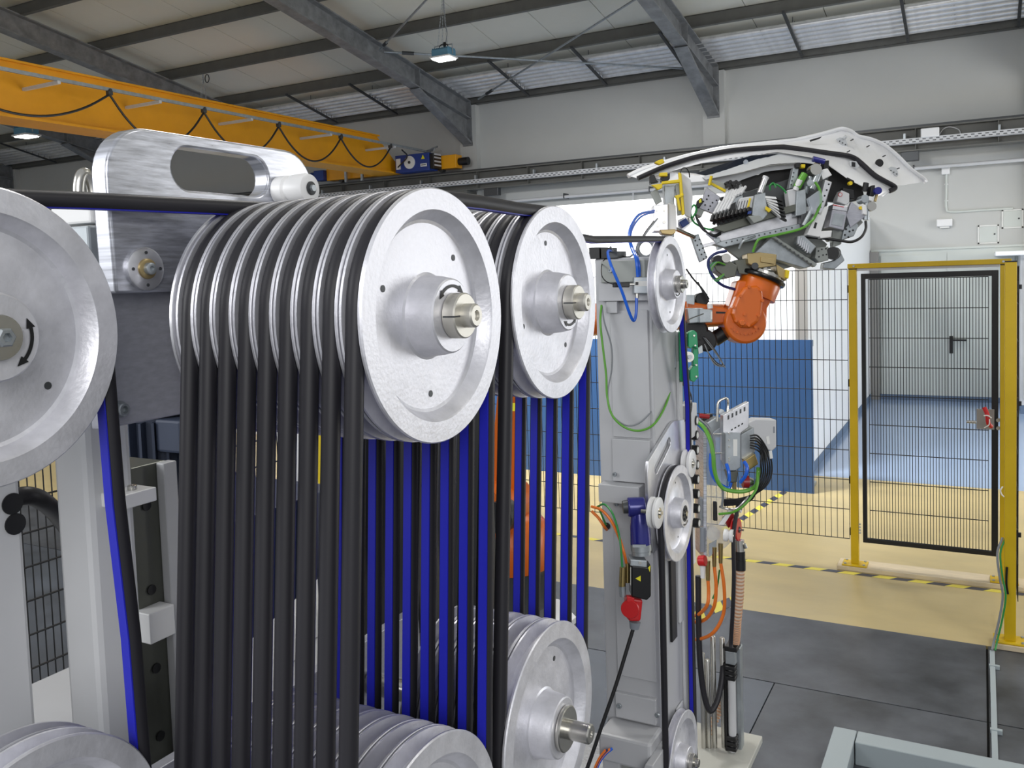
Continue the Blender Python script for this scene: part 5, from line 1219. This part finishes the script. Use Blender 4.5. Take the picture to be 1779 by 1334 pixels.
# valve island: rows of pale tubes over black plugs
for q in range(7):
    gc('valve_tube', (1256 + q * 5.2, 352 - q * 2.6, -.10), (1264 + q * 5.2, 334 - q * 1.6, -.06), 2.5, 'light_paint')
for q in range(5):
    gc('valve_tube', (1240 + q * 6, 372 - q * 2, -.13), (1252 + q * 6, 350 - q * 2, -.10), 2.6, 'light_paint')
gp('valve_island', [(1252, 352), (1290, 338), (1296, 360), (1246, 374)], -.085, .05, 'zinc')
gp('black_module', [(1270, 355), (1279, 350), (1277, 364), (1268, 369)], -.13, .04, 'black', .002)
gp('valve_island', [(1286, 344), (1310, 340), (1306, 362), (1276, 372)], -.12, .05, 'light_paint')
for q in range(5): gp('valve_slot', [(1284 + q * 4.8, 350 - q * .8), (1285.2 + q * 4.8, 349.8 - q * .8), (1281.5 + q * 4.8, 364 - q * .8), (1280.3 + q * 4.8, 364.2 - q * .8)], -.1212, .001, 'dark_steel', 0)
for q in range(10):
    gc('black_plug', (1236 + q * 7, 384 - q * 1.8, -.14), (1239 + q * 7, 374 - q * 1.4, -.13), 3.4, 'black')
for q in range(8):
    gc('black_plug', (1240 + q * 8, 389 - q * 2, -.12), (1244 + q * 8, 381 - q * 2, -.11), 3.0, 'black')
gp('yellow_tag', [(1302, 344), (1305, 344), (1301, 362), (1298, 360)], -.125, .004, 'yellow', 0)
gp('blue_tag', [(1300, 367), (1306, 366), (1305, 371), (1299, 372)], -.15, .01, 'crane_blue', 0)
# grey block with round tube
gp('valve_housing', [(1312, 338), (1330, 334), (1334, 372), (1326, 382), (1306, 374)], -.14, .08, 'zinc')
gp('housing_foot', [(1300, 375), (1320, 374), (1326, 382), (1310, 388)], -.15, .05, 'greygreen_paint', .003)
gc('silencer', (1320, 336, -.12), (1330, 309, -.10), 5.2, 'machined_alu', 4.8); gc('silencer_cap', (1329, 311, -.10), (1331, 307, -.10), 5.6, 'light_paint')
# fan of white relays
for q in range(6):
    a = radians(-62 + q * 17)
    x0, y0 = 1328 + q * 1.5, 340 + q * 3.5
    gp('relay', [(x0, y0), (x0 + 20, y0 + 2 + q * 3), (x0 + 22, y0 + 6 + q * 3), (x0 + 1, y0 + 4)], -.14 + q * .006, .03, 'white_plastic', .001)
    gp('relay_plug', [(x0 + 20, y0 + 2 + q * 3), (x0 + 31, y0 + 6 + q * 3.4), (x0 + 32, y0 + 10 + q * 3.4), (x0 + 21, y0 + 6.5 + q * 3)], -.13 + q * .006, .028, 'black', .001)
gp('yellow_latch', [(1331, 358), (1341, 364), (1336, 369), (1330, 364)], -.16, .01, 'yellow', .001)
gt('coil_cable', [(1336, 324, -.12), (1342, 320, -.12), (1352, 322, -.12), (1362, 330, -.12), (1366, 336, -.12)], 1.6, 'green_cable_dark')
gt('coil_cable', [(1338, 330, -.12), (1338, 322, -.13), (1344, 318, -.13), (1348, 326, -.13)], 1.4, 'green_cable_dark')
# boxes behind relays
gp('module_box', [(1368, 330), (1388, 326), (1392, 356), (1372, 362)], -.06, .06, 'light_paint')
gp('module_box', [(1384, 332), (1400, 328), (1402, 372), (1382, 376)], -.08, .08, 'zinc')
gp('support_profile', [(1378, 292), (1388, 290), (1384, 326), (1370, 328)], -.02, .04, 'zinc'); 
for q in range(4): gd('profile_hole', 1379 - q * 1.5, 300 + q * 7, -.0215, 1.2, .003, 'black', 8)
gc('green_cylinder', (1384, 326, -.06), (1398, 302, -.06), 7, 'green_cable', 6); gc('green_cap', (1382, 330, -.06), (1390, 312, -.075), 5, 'white_plastic')
gp('yellow_block', [(1392, 285), (1400, 285), (1399, 292), (1391, 291)], -.03, .03, 'yellow')
gp('black_pad', [(1384, 282), (1391, 282), (1390, 292), (1383, 292)], -.04, .04, 'black')
# clamp arm in the middle: cylinders and pads
gc('clamp_cylinder', (1410, 330, -.08), (1424, 296, -.06), 6, 'zinc', 5.5)
gc('clamp_cylinder', (1398, 336, -.06), (1408, 308, -.05), 4.5, 'zinc', 4.5)
gd('clamp_joint', 1418, 294, -.08, 10, .06, 'steel', 20); gd('clamp_joint', 1408, 318, -.09, 6, .05, 'zinc', 16)
gp('clamp_pad', [(1432, 279), (1441, 278), (1440, 296), (1431, 294)], -.06, .05, 'black')
gp('clamp_head', [(1424, 296), (1438, 292), (1446, 304), (1430, 312)], -.07, .06, 'white_paint')
gc('blue_suction_pad', (1412, 276, -.06), (1432, 281, -.06), 5, 'gear_blue', 5)
gd('pad_stem', 1421, 284, -.05, 4, .03, 'bronze')
# right perforated plate
gp('perforated_plate', [(1434, 312), (1446, 316), (1427, 376), (1418, 372)], -.10, .05, 'machined_alu')
for q in range(6): gd('plate_hole', 1440 - q * 3.6, 320 + q * 10, -.1015, 1.6, .003, 'black', 8)
gp('acrylic_cover', [(1404, 344), (1424, 330), (1432, 346), (1412, 372)], -.13, .03, 'acrylic', .002)
gp('cross_arm', [(1392, 372), (1404, 366), (1400, 392), (1392, 396)], -.08, .05, 'dark_steel')
gc('cross_rod', (1396, 392, -.10), (1412, 362, -.10), 4, 'zinc')
# white slanted cylinder on the right
gp('actuator_housing', [(1434, 358), (1440, 360), (1424, 412), (1402, 408), (1414, 378)], -.10, .06, 'white_paint')
gp('actuator_foot', [(1420, 402), (1446, 400), (1444, 412), (1426, 414)], -.10, .05, 'white_paint')
gp('print_mark', [(1416, 386), (1420, 387), (1417, 397), (1413, 396)], -.1012, .001, 'black', 0)
gp('box_actuator', [(1446, 364), (1472, 368), (1466, 400), (1440, 394)], -.06, .08, 'steel_plate'); gp('box_face', [(1449, 370), (1468, 373), (1463, 394), (1444, 390)], -.062, .004, 'zinc', .001)
gp('box_top', [(1448, 354), (1474, 358), (1472, 368), (1446, 364)], -.05, .07, 'machined_alu'); gp('red_line', [(1447, 355), (1466, 359), (1466, 360.2), (1447, 356.4)], -.052, .002, 'red_plastic', 0)
gp('upper_case', [(1456, 342), (1462, 330), (1476, 336), (1476, 352), (1470, 356), (1454, 350)], -.04, .06, 'light_paint')
gd('red_ring', 1460, 338, -.042, 3.6, .002, 'red_plastic', 18); gd('red_ring_centre', 1460, 338, -.0425, 2.7, .002, 'light_paint', 18)
gp('black_gripper_jaw', [(1464, 326), (1484, 330), (1486, 346), (1478, 346), (1474, 336), (1466, 338)], -.02, .04, 'black')
gp('triangular_plate', [(1480, 350), (1500, 366), (1504, 376), (1478, 396), (1470, 374)], -.04, .03, 'steel_plate')
gp('perforated_foot', [(1466, 400), (1484, 378), (1492, 392), (1484, 410), (1462, 418)], -.03, .04, 'zinc')
for x, y in ((1476, 382), (1470, 398), (1476, 402), (1468, 408), (1482, 400), (1474, 412)): gd('foot_hole', x, y, -.0315, 1.8, .003, 'black', 8)
gp('lower_block', [(1446, 398), (1464, 402), (1462, 424), (1448, 430)], -.01, .05, 'greygreen_paint')
# far right suction arm
gc('suction_post', (1504, 382, -.03), (1506, 348, -.03), 5, 'zinc'); gc('suction_post', (1520, 350, -.03), (1524, 336, -.03), 2.5, 'bronze')
gd('suction_pad', 1526, 331, -.06, 6.5, .04, 'gear_blue', 20); gd('suction_joint', 1515, 358, -.05, 8, .05, 'steel', 18)
gd('suction_joint', 1503, 345, -.05, 7, .06, 'zinc', 18)
gp('black_pad', [(1514, 322), (1521, 321), (1519, 341), (1511, 340)], -.04, .05, 'black'); gc('black_cylinder', (1505, 318, -.03), (1502, 332, -.03), 5, 'black')
gp('white_block', [(1510, 340), (1518, 342), (1516, 350), (1509, 348)], -.05, .03, 'white_paint'); gp('white_block', [(1498, 354), (1505, 356), (1507, 374), (1500, 372)], -.06, .03, 'white_plastic')
gd('yellow_dot', 1496, 361, -.05, 3, .02, 'yellow'); gd('yellow_dot', 1478, 318, -.02, 3.4, .02, 'yellow')
gt('black_hose', [(1504, 384, -.04), (1504, 398, -.05), (1496, 412, -.06), (1480, 420, -.06), (1460, 418, -.06), (1430, 414, -.06), (1400, 412, -.05)], 2.4, 'black_cable')
# cables of the tool
gt('green_cable', [(1240, 400, -.06), (1220, 395, -.05), (1204, 384, -.05), (1200, 366, -.06), (1206, 356, -.06), (1210, 366, -.06), (1203, 378, -.07)], 1.7, 'green_cable_dark')
for q in range(4): gt('black_cable', [(1208, 372 + q, -.06), (1212 + q, 385, -.07), (1222 + q, 400, -.07), (1240, 408 + q, -.07), (1252, 404 + q, -.05)], 1.5, 'black_cable')
gt('green_cable', [(1308, 438, -.10), (1314, 422, -.11), (1322, 414, -.11), (1350, 408, -.11), (1390, 398, -.11), (1408, 386, -.11), (1416, 376, -.11), (1426, 352, -.12), (1424, 330, -.12), (1416, 316, -.12)], 2.3, 'green_cable')
gt('tool_wire', [(1284, 432, -.10), (1290, 420, -.11), (1302, 414, -.11), (1312, 410, -.10)], 2.2, 'zinc')
for q in range(3): gt('cable_loop', [(1260, 460, -.08), (1246 - q * 2, 456, -.1), (1236 - q * 2, 468, -.1), (1236 + q, 480 + q, -.1), (1246, 484 + q * 2, -.1), (1258, 476 + q, -.09)], 1.5, ('green_cable', 'grey_cable', 'green_cable_dark')[q])
gt('navy_cable', [(1262, 436, -.06), (1244, 440, -.08), (1232, 450, -.1), (1231, 464, -.1), (1240, 482, -.1), (1256, 496, -.08), (1278, 503, -.05)], 2.6, 'navy_cable')
gp('blue_box', [(1180, 386), (1192, 378), (1198, 388), (1186, 396)], -.06, .04, 'crane_blue')
gp('silver_elbow', [(1196, 378), (1206, 374), (1208, 382), (1198, 388)], -.05, .03, 'steel', .002)
gp('pale_plate', [(1178, 382), (1196, 374), (1199, 390), (1186, 402), (1178, 398)], -.02, .02, 'machined_alu', .002)

# ---- clamp tower at the left of the gripper
tw = thing('clamp_tower', 'pneumatic clamp tower with yellow bars at the edge of the car door', 'clamp', at(1160, 380, D - .15))
def tp_(name, px, d, th, m, bev=.003): return MB().vpoly(px, D - .15 + d, th).build(name, m, tw, 0, bev)
tp_('cylinder_block', [(1136, 356), (1161, 354), (1161, 402), (1136, 402)], -.02, .08, 'machined_alu')
tp_('cylinder_block', [(1161, 352), (1174, 356), (1176, 400), (1161, 404)], -.01, .07, 'white_paint')
tp_('slide_column', [(1154, 322), (1172, 322), (1172, 356), (1156, 356)], 0, .06, 'zinc')
tp_('brown_plate', [(1130, 334), (1141, 328), (1151, 350), (1140, 356)], -.02, .015, 'greygreen_paint')
tp_('yellow_bar', [(1179, 299), (1184, 301), (1190, 372), (1185, 374)], -.05, .02, 'yellow')
tp_('yellow_bar', [(1150, 315), (1182, 311), (1182, 317), (1150, 320)], -.05, .02, 'yellow')
tp_('yellow_bar', [(1131, 321), (1151, 319), (1151, 326), (1144, 330)], -.05, .02, 'yellow')
tp_('yellow_bar', [(1172, 340), (1188, 336), (1188, 340), (1180, 344), (1184, 366), (1180, 366), (1176, 346)], -.055, .02, 'yellow')
tp_('yellow_bar', [(1146, 300), (1160, 299), (1160, 306), (1146, 306)], -.05, .03, 'yellow')
tp_('black_pad', [(1130, 304), (1137, 303), (1140, 312), (1145, 316), (1130, 319)], -.04, .04, 'black')
tp_('black_pad', [(1149, 306), (1164, 300), (1164, 310), (1160, 315), (1149, 315)], -.03, .04, 'black')
tp_('backing_plate', [(1184, 300), (1200, 312), (1204, 340), (1200, 378), (1190, 374)], -.02, .015, 'light_paint')
tp_('yellow_knob', [(1137, 282), (1144, 278), (1152, 276), (1155, 282), (1146, 286)], .10, .03, 'yellow')
tp_('orange_foot', [(1146, 399), (1174, 398), (1174, 404), (1168, 408), (1150, 406)], -.03, .06, 'bronze')
tp_('grey_slide', [(1174, 320), (1182, 318), (1186, 372), (1178, 374)], -.01, .03, 'greygreen_paint')
for q, (x, y) in enumerate(((1141, 366), (1154, 366), (1154, 386), (1143, 392))): MB().vdisc(x, y, D - .175, 2.6 if q > 1 else 1.6, .01, 14).build('fitting' if q > 1 else 'screw', 'steel', tw)
MB().vtube([(1182, 300, D - .2), (1185, 293, D - .2), (1192, 292, D - .2), (1197, 300, D - .19), (1198, 308, D - .18)], 1.0).build('tower_cable', 'black_cable', tw)
MB().vpoly([(1152, 402), (1172, 402), (1172, 412), (1152, 412)], D - .14, .05).build('support_arm', 'zinc', tw, 0, .003)
MB().cyl(at(1170, 396, D - .12), at(1206, 412, D - .03), .010, n=12).build('support_rod', 'steel', tw)

# ================================================================== CAR DOOR
dr = thing('car_door', 'white car door shell held up by the gripper, with black rubber seal', 'car door', at(1400, 290, D + .2))
up = [(1091, 305, .16), (1117, 293, .18), (1171, 276, .22), (1217, 265, .26), (1262, 256, .30), (1350, 246, .34), (1384, 242, .36), (1428, 232, .38), (1456, 224, .40), (1466, 223, .40), (1478, 227, .42), (1491, 236, .43), (1513, 241, .45), (1537, 252, .47), (1560, 271, .49), (1581, 292, .50), (1604, 309, .52), (1609, 316, .52)]
sealp = [(1108, 310, .10), (1130, 300, .11), (1156, 289, .12), (1190, 278, .14), (1217, 271, .15), (1277, 260.5, .17), (1350, 255.5, .19), (1372, 256.5, .19), (1434, 265, .19), (1470, 270, .19), (1485, 275, .20), (1497, 284, .20), (1518, 303, .20), (1536, 314, .20), (1551, 322, .21), (1555, 327, .21), (1545, 332, .20)]
low_r = [(1574, 321, .40), (1554, 327, .24)]
def strip(a, b, name, m, th, parent, bev=0, smooth=50):
    """quad strip between two point rows given as (px, py, extra depth), given thickness"""
    n = max(len(a), len(b)) * 3
    def samp(r, n):
        p = [at(x, y, D + d) for x, y, d in r]
        L = [0]
        for i in range(1, len(p)): L.append(L[-1] + (p[i] - p[i - 1]).length)
        o = []
        for k in range(n + 1):
            s_ = L[-1] * k / n; i = 1
            while i < len(p) - 1 and L[i] < s_: i += 1
            f_ = (s_ - L[i - 1]) / max(1e-6, L[i] - L[i - 1]); o.append(p[i - 1].lerp(p[i], f_))
        return o
    A, B = samp(a, n), samp(b, n); v = []; f = []
    T = FWD * th + Vector((0, 0, th * .5))
    for p, q in zip(A, B): v += [p, q, p + T, q + T]
    for i in range(n):
        o = 4 * i; e = o + 4
        f += [(o, e, e + 1, o + 1), (o + 2, o + 3, e + 3, e + 2), (o, o + 2, e + 2, e), (o + 1, e + 1, e + 3, o + 3)]
    f += [(0, 1, 3, 2), (4 * n, 4 * n + 2, 4 * n + 3, 4 * n + 1)]
    return MB().add(v, f).build(name, m, parent, smooth, bev)
# outer skin between outline and the seal
strip(up, sealp[:15] + [(1566, 322, .36), (1600, 317, .5)], 'outer_skin', 'car_white', .02, dr)
# raised hem along the outline
MB().tube([at(x, y + 1, D + d - .01) for x, y, d in up], .012, 8, 4).build('hem', 'car_white', dr)
# rubber seal
MB().tube([at(x, y, D + d - .02) for x, y, d in sealp], .0125, 10, 4).build('door_seal', 'rubber', dr)
# inner panel: window frame strip, belt, lock side
inner = [(1112, 313, .10), (1160, 299, .10), (1217, 284, .11), (1277, 273, .12), (1350, 264, .12), (1411, 274, .06), (1441, 287, .05), (1474, 312, .06), (1498, 322, .08), (1520, 340, .10), (1537, 341, .14)]
strip([(x, y + 2, d) for x, y, d in sealp], inner, 'inner_panel', 'car_white', .02, dr)
strip([(1160, 300, .12), (1190, 303, .10), (1212, 305, .08), (1232, 307, .08)], [(1140, 310, .12), (1180, 318, .10), (1206, 316, .08), (1236, 314, .06)], 'frame_corner', 'car_white', .03, dr)
strip([(1212, 303, .12), (1260, 288, .13), (1310, 273, .14), (1350, 265, .14), (1405, 271, .10)], [(1226, 312, .04), (1285, 300, .04), (1340, 285, .04), (1390, 282, .04), (1440, 288, .04)], 'belt_panel', 'car_grey', .015, dr)
MB().poly([at(x, y, D + d) for x, y, d in ((1210, 301, .105), (1240, 290, .11), (1280, 277, .12), (1306, 270, .125), (1352, 267, .125), (1300, 284, .10), (1232, 306, .08))], FWD * .008).build('window_glass', 'glass_dark', dr, 0)
MB().vdisc(1296, 281, D + .09, 4, .01, 16).build('glass_stud', 'acrylic', dr)
# dark inner lining
MB().vpoly([(1284, 312), (1296, 304), (1318, 304), (1330, 294), (1356, 290), (1392, 282), (1440, 288), (1474, 312), (1498, 324), (1502, 346), (1470, 352), (1436, 350), (1390, 345), (1330, 345), (1296, 335)], D + .16, .02).build('inner_lining', 'black', dr, 0)
strip([(1232, 309, .10), (1285, 302, .10), (1340, 288, .10), (1392, 284, .10)], [(1262, 326, .10), (1290, 312, .10), (1330, 298, .10), (1380, 292, .10)], 'lining_edge', 'car_grey', .015, dr)
# openings and fittings on the skin
def hole(name, px, d, m='black'): return MB().vpoly(px, D + d, .006).build(name, m, dr, 0)
hole('mirror_opening', [(1407, 243), (1428, 237), (1424, 241), (1408, 246)], .268, 'black')
o = MB().vpoly(circ(1528, 283, 7, 0, 350, 16), D + .285, .006).build('round_opening', 'black', dr, 0)
hole('lock_opening', [(1480, 281), (1486, 282), (1486, 290), (1480, 289)], .128)
MB().vpoly([(1476, 279), (1488, 280), (1494, 289), (1488, 293), (1478, 288)], D + .131, .006).build('lock_plate', 'car_grey', dr, 0, .002)
hole('slot_opening', [(1472, 308), (1484, 314), (1484, 317), (1472, 311)], .02)
for (x, y, r_) in ((1463, 246, 11), (1552, 297, 10)):
    MB().vpoly([(x - r_, y - 4), (x - 4, y - 8), (x + 6, y - 6), (x + r_ - 1, y + 6), (x + r_ - 3, y + 10), (x, y + 6)], D + (.292 if x < 1500 else .335), .008).build('hinge_seat', 'car_grey', dr, 0, .003)
    for q in range(3): MB().vdisc(x - 4 + q * 5, y - 1 + q * 3, D + (.288 if x < 1500 else .331), 1.1, .006, 8).build('hinge_hole', 'dark_steel', dr)
MB().vcyl((1466, 240, D + .28), (1470, 237, D + .27), 3).build('hinge_pin', 'car_grey', dr)
for x, y, d in ((1482, 242, .30), (1510, 253, .31), (1538, 270, .33), (1562, 292, .36), (1476, 262, .22)): MB().vdisc(x, y, D + d - .03, 1.2, .03, 8).build('drain_hole', 'dark_steel', dr)
# ================================================================== SAFETY FENCE AND GATE
FY = 6.33
def post(x, y, z1, label, w_=.05, d_=.05):
    t = thing('fence_post', label, 'post', (x, y, .03))
    MB().bb(x - w_ / 2, x + w_ / 2, y - d_ / 2, y + d_ / 2, .04, z1).build('tube', 'yellow_paint', t, 0, .003)
    MB().bb(x - w_ / 2 - .001, x + w_ / 2 + .001, y - d_ / 2 - .001, y + d_ / 2 + .001, z1, z1 + .006).build('cap', 'black', t, 0)
    f_ = MB().bb(x - .08, x + .08, y - .06, y + .06, .031, .041).build('foot_plate', 'yellow_paint', t, 0, .002)
    for sx in (-1, 1):
        for sy in (-1, 1): MB().cyl((x + sx * .06, y + sy * .042, .041), (x + sx * .06, y + sy * .042, .047), .009, n=6).build('foot_bolt', 'zinc', f_)
    return t
PX0 = -0.769
p1_ = post(PX0, FY, 2.062, 'yellow fence post between mesh panel and gate')
p2_ = post(0.128, FY + .01, 2.062, 'yellow gate post standing behind the near yellow post', .05, .05)
p3_ = post(0.136, 5.34, 2.082, 'thick yellow corner post nearest the grey floor', .055, .055)
for z in (1.95, 1.33, .62): 
    for q_, px_ in ((p3_, .165),): MB().bb(px_, px_ + .008, 5.325, 5.36, z - .03, z + .03).bb(px_ + .008, px_ + .022, 5.335, 5.35, z - .012, z + .012).build('clamp', 'black', q_, 0)
for z in (1.93, 1.29, .62, .26):
    MB().bb(PX0 - .035, PX0 - .025, FY - .012, FY + .012, z - .025, z + .025).build('clamp', 'black', p1_, 0)
for k in range(4): MB().cyl((PX0 + .028, FY - .02, .26 + .02 * k), (PX0 + .04, FY - .02, .26 + .02 * k), .006, n=8).build('hinge_bolt', 'zinc', p1_)

def wire_panel(t, x0, x1, z0, z1, nv, nh, y, m='fence_black', rv=.0022, rh=.0030):
    v = MB().cyl((x0, y, z0), (x0, y, z1), rv, n=6).build('wire', m, t, 0)
    for k in range(1, nv + 1): dup(v, ((x1 - x0) * k / nv, 0, 0), t)
    h_ = MB().cyl((x0, y - .004, z0), (x1, y - .004, z0), rh, n=6).build('cross_wire', m, t, 0)
    for k in range(1, nh + 1): dup(h_, (0, 0, (z1 - z0) * k / nh), t)
# fixed mesh panels left of the gate
t = thing('mesh_fence', 'black wire mesh fence panel between the robot and the yellow post', 'fence', (-1.4, FY, .24), 'mesh fence panels')
wire_panel(t, -2.13, -0.803, .207, 2.065, 33, 9, FY)
t = thing('mesh_fence', 'black wire mesh fence panel seen behind the hanging strips', 'fence', (-2.9, FY, .24), 'mesh fence panels')
wire_panel(t, -3.95, -2.17, .207, 2.065, 40, 9, FY)
for x in (-3.96, -2.15): MB().bb(x - .015, x + .015, FY + .005, FY + .035, 0, 2.07).build('support_post', 'fence_black', t, 0)
# gate leaf
gt_ = thing('mesh_gate', 'black framed wire mesh gate leaf with red handle', 'gate', (-0.3, FY, .22))
gx0, gx1, gz0, gz1 = -0.716, 0.0935, .194, 2.031
f_ = .036
MB().bb(gx0, gx1, FY - .015, FY + .015, gz1 - f_, gz1).build('frame_bar', 'gate_black', gt_, 0, .002)
MB().bb(gx0, gx1, FY - .015, FY + .015, gz0, gz0 + f_ * .8).build('frame_bar', 'gate_black', gt_, 0, .002)
MB().bb(gx0, gx0 + f_ * .75, FY - .016, FY + .016, gz0, gz1).build('frame_bar', 'gate_black', gt_, 0, .002)
MB().bb(gx1 - f_ * 1.05, gx1, FY - .016, FY + .016, gz0, gz1).build('frame_bar', 'gate_black', gt_, 0, .002)
wire_panel(gt_, gx0 + .045, gx1 - .055, gz0 + .03, gz1 - .04, 40, 9, FY - .002, 'gate_black', .0023, .0030)
# lock
hd = onY(1712, 728, FY - .02)
lk = MB().box((hd.x, FY - .02, hd.z), (.10, .012, .13)).build('lock_plate', 'corner_grey', gt_, 0, .002)
hr = MB().tube([at(1710, 708, 5.52), at(1715, 720, 5.50), at(1717, 735, 5.50), at(1722, 741, 5.52)], .013, 10).build('lock_handle', 'red_plastic', lk)
MB().tube([at(1709, 722, 5.49), at(1716, 722, 5.48), at(1722, 726, 5.49)], .004, 8).tube([at(1719, 728, 5.48), at(1718, 738, 5.48), at(1710, 743, 5.50)], .003, 8).build('lock_strap', 'white_plastic', lk)
q = at(1690, 733, 5.5); MB().cyl(q - Vector((.035, 0, 0)), q + Vector((.02, 0, 0)), .009, n=10).build('latch_pin', 'steel', lk)
for y in (730, 744):
    p = onY(1734, y, FY - .03); MB().cyl(p, p + Vector((0, .02, 0)), .012, n=14).build('rivet', 'steel', gt_)
# yellow lintel above the gate
t = thing('gate_lintel', 'yellow bar across the top of the mesh gate', 'bar', (-0.3, FY, 2.07))
MB().bb(PX0 - .03, 0.165, FY - .03, FY + .03, 2.068, 2.10).build('bar', 'yellow_paint', t, 0, .003)
MB().bb(PX0 + .028, 0.10, FY - .012, FY + .012, 2.050, 2.068).build('stop_strip', 'light_paint', t, 0)
for x in (PX0 + .01, .12): MB().cyl((x, FY - .03, 2.084), (x, FY - .036, 2.084), .007, n=10).build('screw', 'zinc', t)
# side panel running from the gate post to the corner post, seen edge-on
t = thing('mesh_fence', 'black wire mesh fence panel between the gate post and the corner post', 'fence', (.14, 5.8, .24), 'mesh fence panels')
v = MB().cyl((.175, 5.40, .235), (.175, 5.40, 2.06), .0016, n=6).build('wire', 'fence_black', t, 0)
for k in range(1, 20): dup(v, (0, .04 * k, 0), t)
h_ = MB().cyl((.175, 5.40, .235), (.175, 6.16, .235), .0022, n=6).build('cross_wire', 'fence_black', t, 0)
for k in range(1, 10): dup(h_, (0, 0, .2025 * k), t)
# planks
o = MB().bb(-.88, .62, FY - .068, FY + .11, .0005, .03).build('wood_plank', 'wood_pale', None, 0, .003); tag(o, 'long pale plank under the gate posts', 'plank')
o = MB().bb(.055, .62, 5.27, 5.42, .0005, .03).build('wood_plank', 'wood_pale', None, 0, .003); tag(o, 'short pale plank under the corner post', 'plank')
# cable and conduit at the corner post
cb1 = [(.10, 5.33, .60), (.075, 5.30, .52), (.085, 5.28, .40), (.10, 5.27, .30), (.085, 5.26, .18), (.06, 5.24, .06), (.05, 5.20, .022)]
o = MB().tube(cb1, .006, 8).build('control_cable', 'grey_cable'); tag(o, 'grey cable hanging from the corner post to the floor conduit', 'cable')
o = MB().tube([(x + .014, y, z) for x, y, z in cb1], .005, 8).build('control_cable', 'green_cable_dark'); tag(o, 'green cable hanging from the corner post to the floor conduit', 'cable')
t = thing('floor_conduit', 'flat grey cable duct running along the floor joint', 'conduit', (.05, 4.6, 0))
MB().bb(.038, .062, 3.4, 5.21, .0005, .016).build('duct', 'enclosure_grey', t, 0, .002)
for y in (5.0, 4.3, 3.9): MB().bb(.034, .082, y, y + .02, .0005, .019).build('duct_clip', 'enclosure_grey', t, 0)
o = MB().tube([(.125, 5.31, .30), (.118, 5.30, .36), (.12, 5.30, .45)], .006, 6).build('post_cable', 'black_cable'); tag(o, 'short dark cable on the corner post', 'cable')
o = MB().tube([at(1742, 845, 5.45), at(1738, 852, 5.45), at(1741, 860, 5.45), at(1748, 865, 5.45)], .004, 6).build('cable_tie', 'white_plastic'); tag(o, 'white cable tie on the gate post', 'cable tie')

# floor frame at the lower right
t = thing('floor_frame', 'grey painted steel profile frame lying on the dark floor', 'frame', (-.3, 3.7, 0))
MB().bb(-.565, -.472, 2.6, 3.89, .0, .10).build('frame_profile', 'enclosure_grey', t, 0, .004)
MB().bb(-.468, .9, 3.79, 3.89, .0, .10).build('frame_profile', 'enclosure_grey', t, 0, .004)

# ================================================================== LEFT BACKGROUND: fence and bench seen past the columns
t = thing('mesh_fence', 'black wire mesh fence panel behind the machine bed at the far left', 'fence', (-2.3, 2.0, 0), 'mesh fence panels')
v = MB().cyl((-2.45, .75, .55), (-2.45, .75, 2.05), .0022, n=6).build('wire', 'fence_black', t, 0)
for k in range(1, 74): dup(v, (0, .025 * k, 0), t)
h_ = MB().cyl((-2.446, .75, .6), (-2.446, 2.6, .6), .003, n=6).build('cross_wire', 'fence_black', t, 0)
for k in range(1, 15): dup(h_, (0, 0, .1 * k), t)
t = thing('fence_sill', 'pale grey sill beam under the far left mesh fence', 'beam', (-2.45, 1.6, .5))
MB().bb(-2.48, -2.42, .7, 2.7, .42, .55).build('sill', 'light_paint', t, 0, .004)
MB().bb(-2.47, -2.43, .75, .80, 0, .42).bb(-2.47, -2.43, 2.6, 2.65, 0, .42).build('sill_leg', 'light_paint', t, 0)
for y, lab in ((.98, 'pale fence upright at the far left behind the mesh'), (1.42, 'pale fence upright beside the yellow stripe')):
    o = MB().bb(-2.56, -2.50, y, y + .05, 0, 2.1).build('pale_upright', 'wall_low', None, 0, .003); tag(o, lab, 'upright')
o = MB().bb(-2.75, -2.70, 1.26, 1.31, 0, 2.05).build('yellow_upright', 'yellow_paint', None, 0, .003); tag(o, 'yellow fence upright behind the far left mesh', 'post')
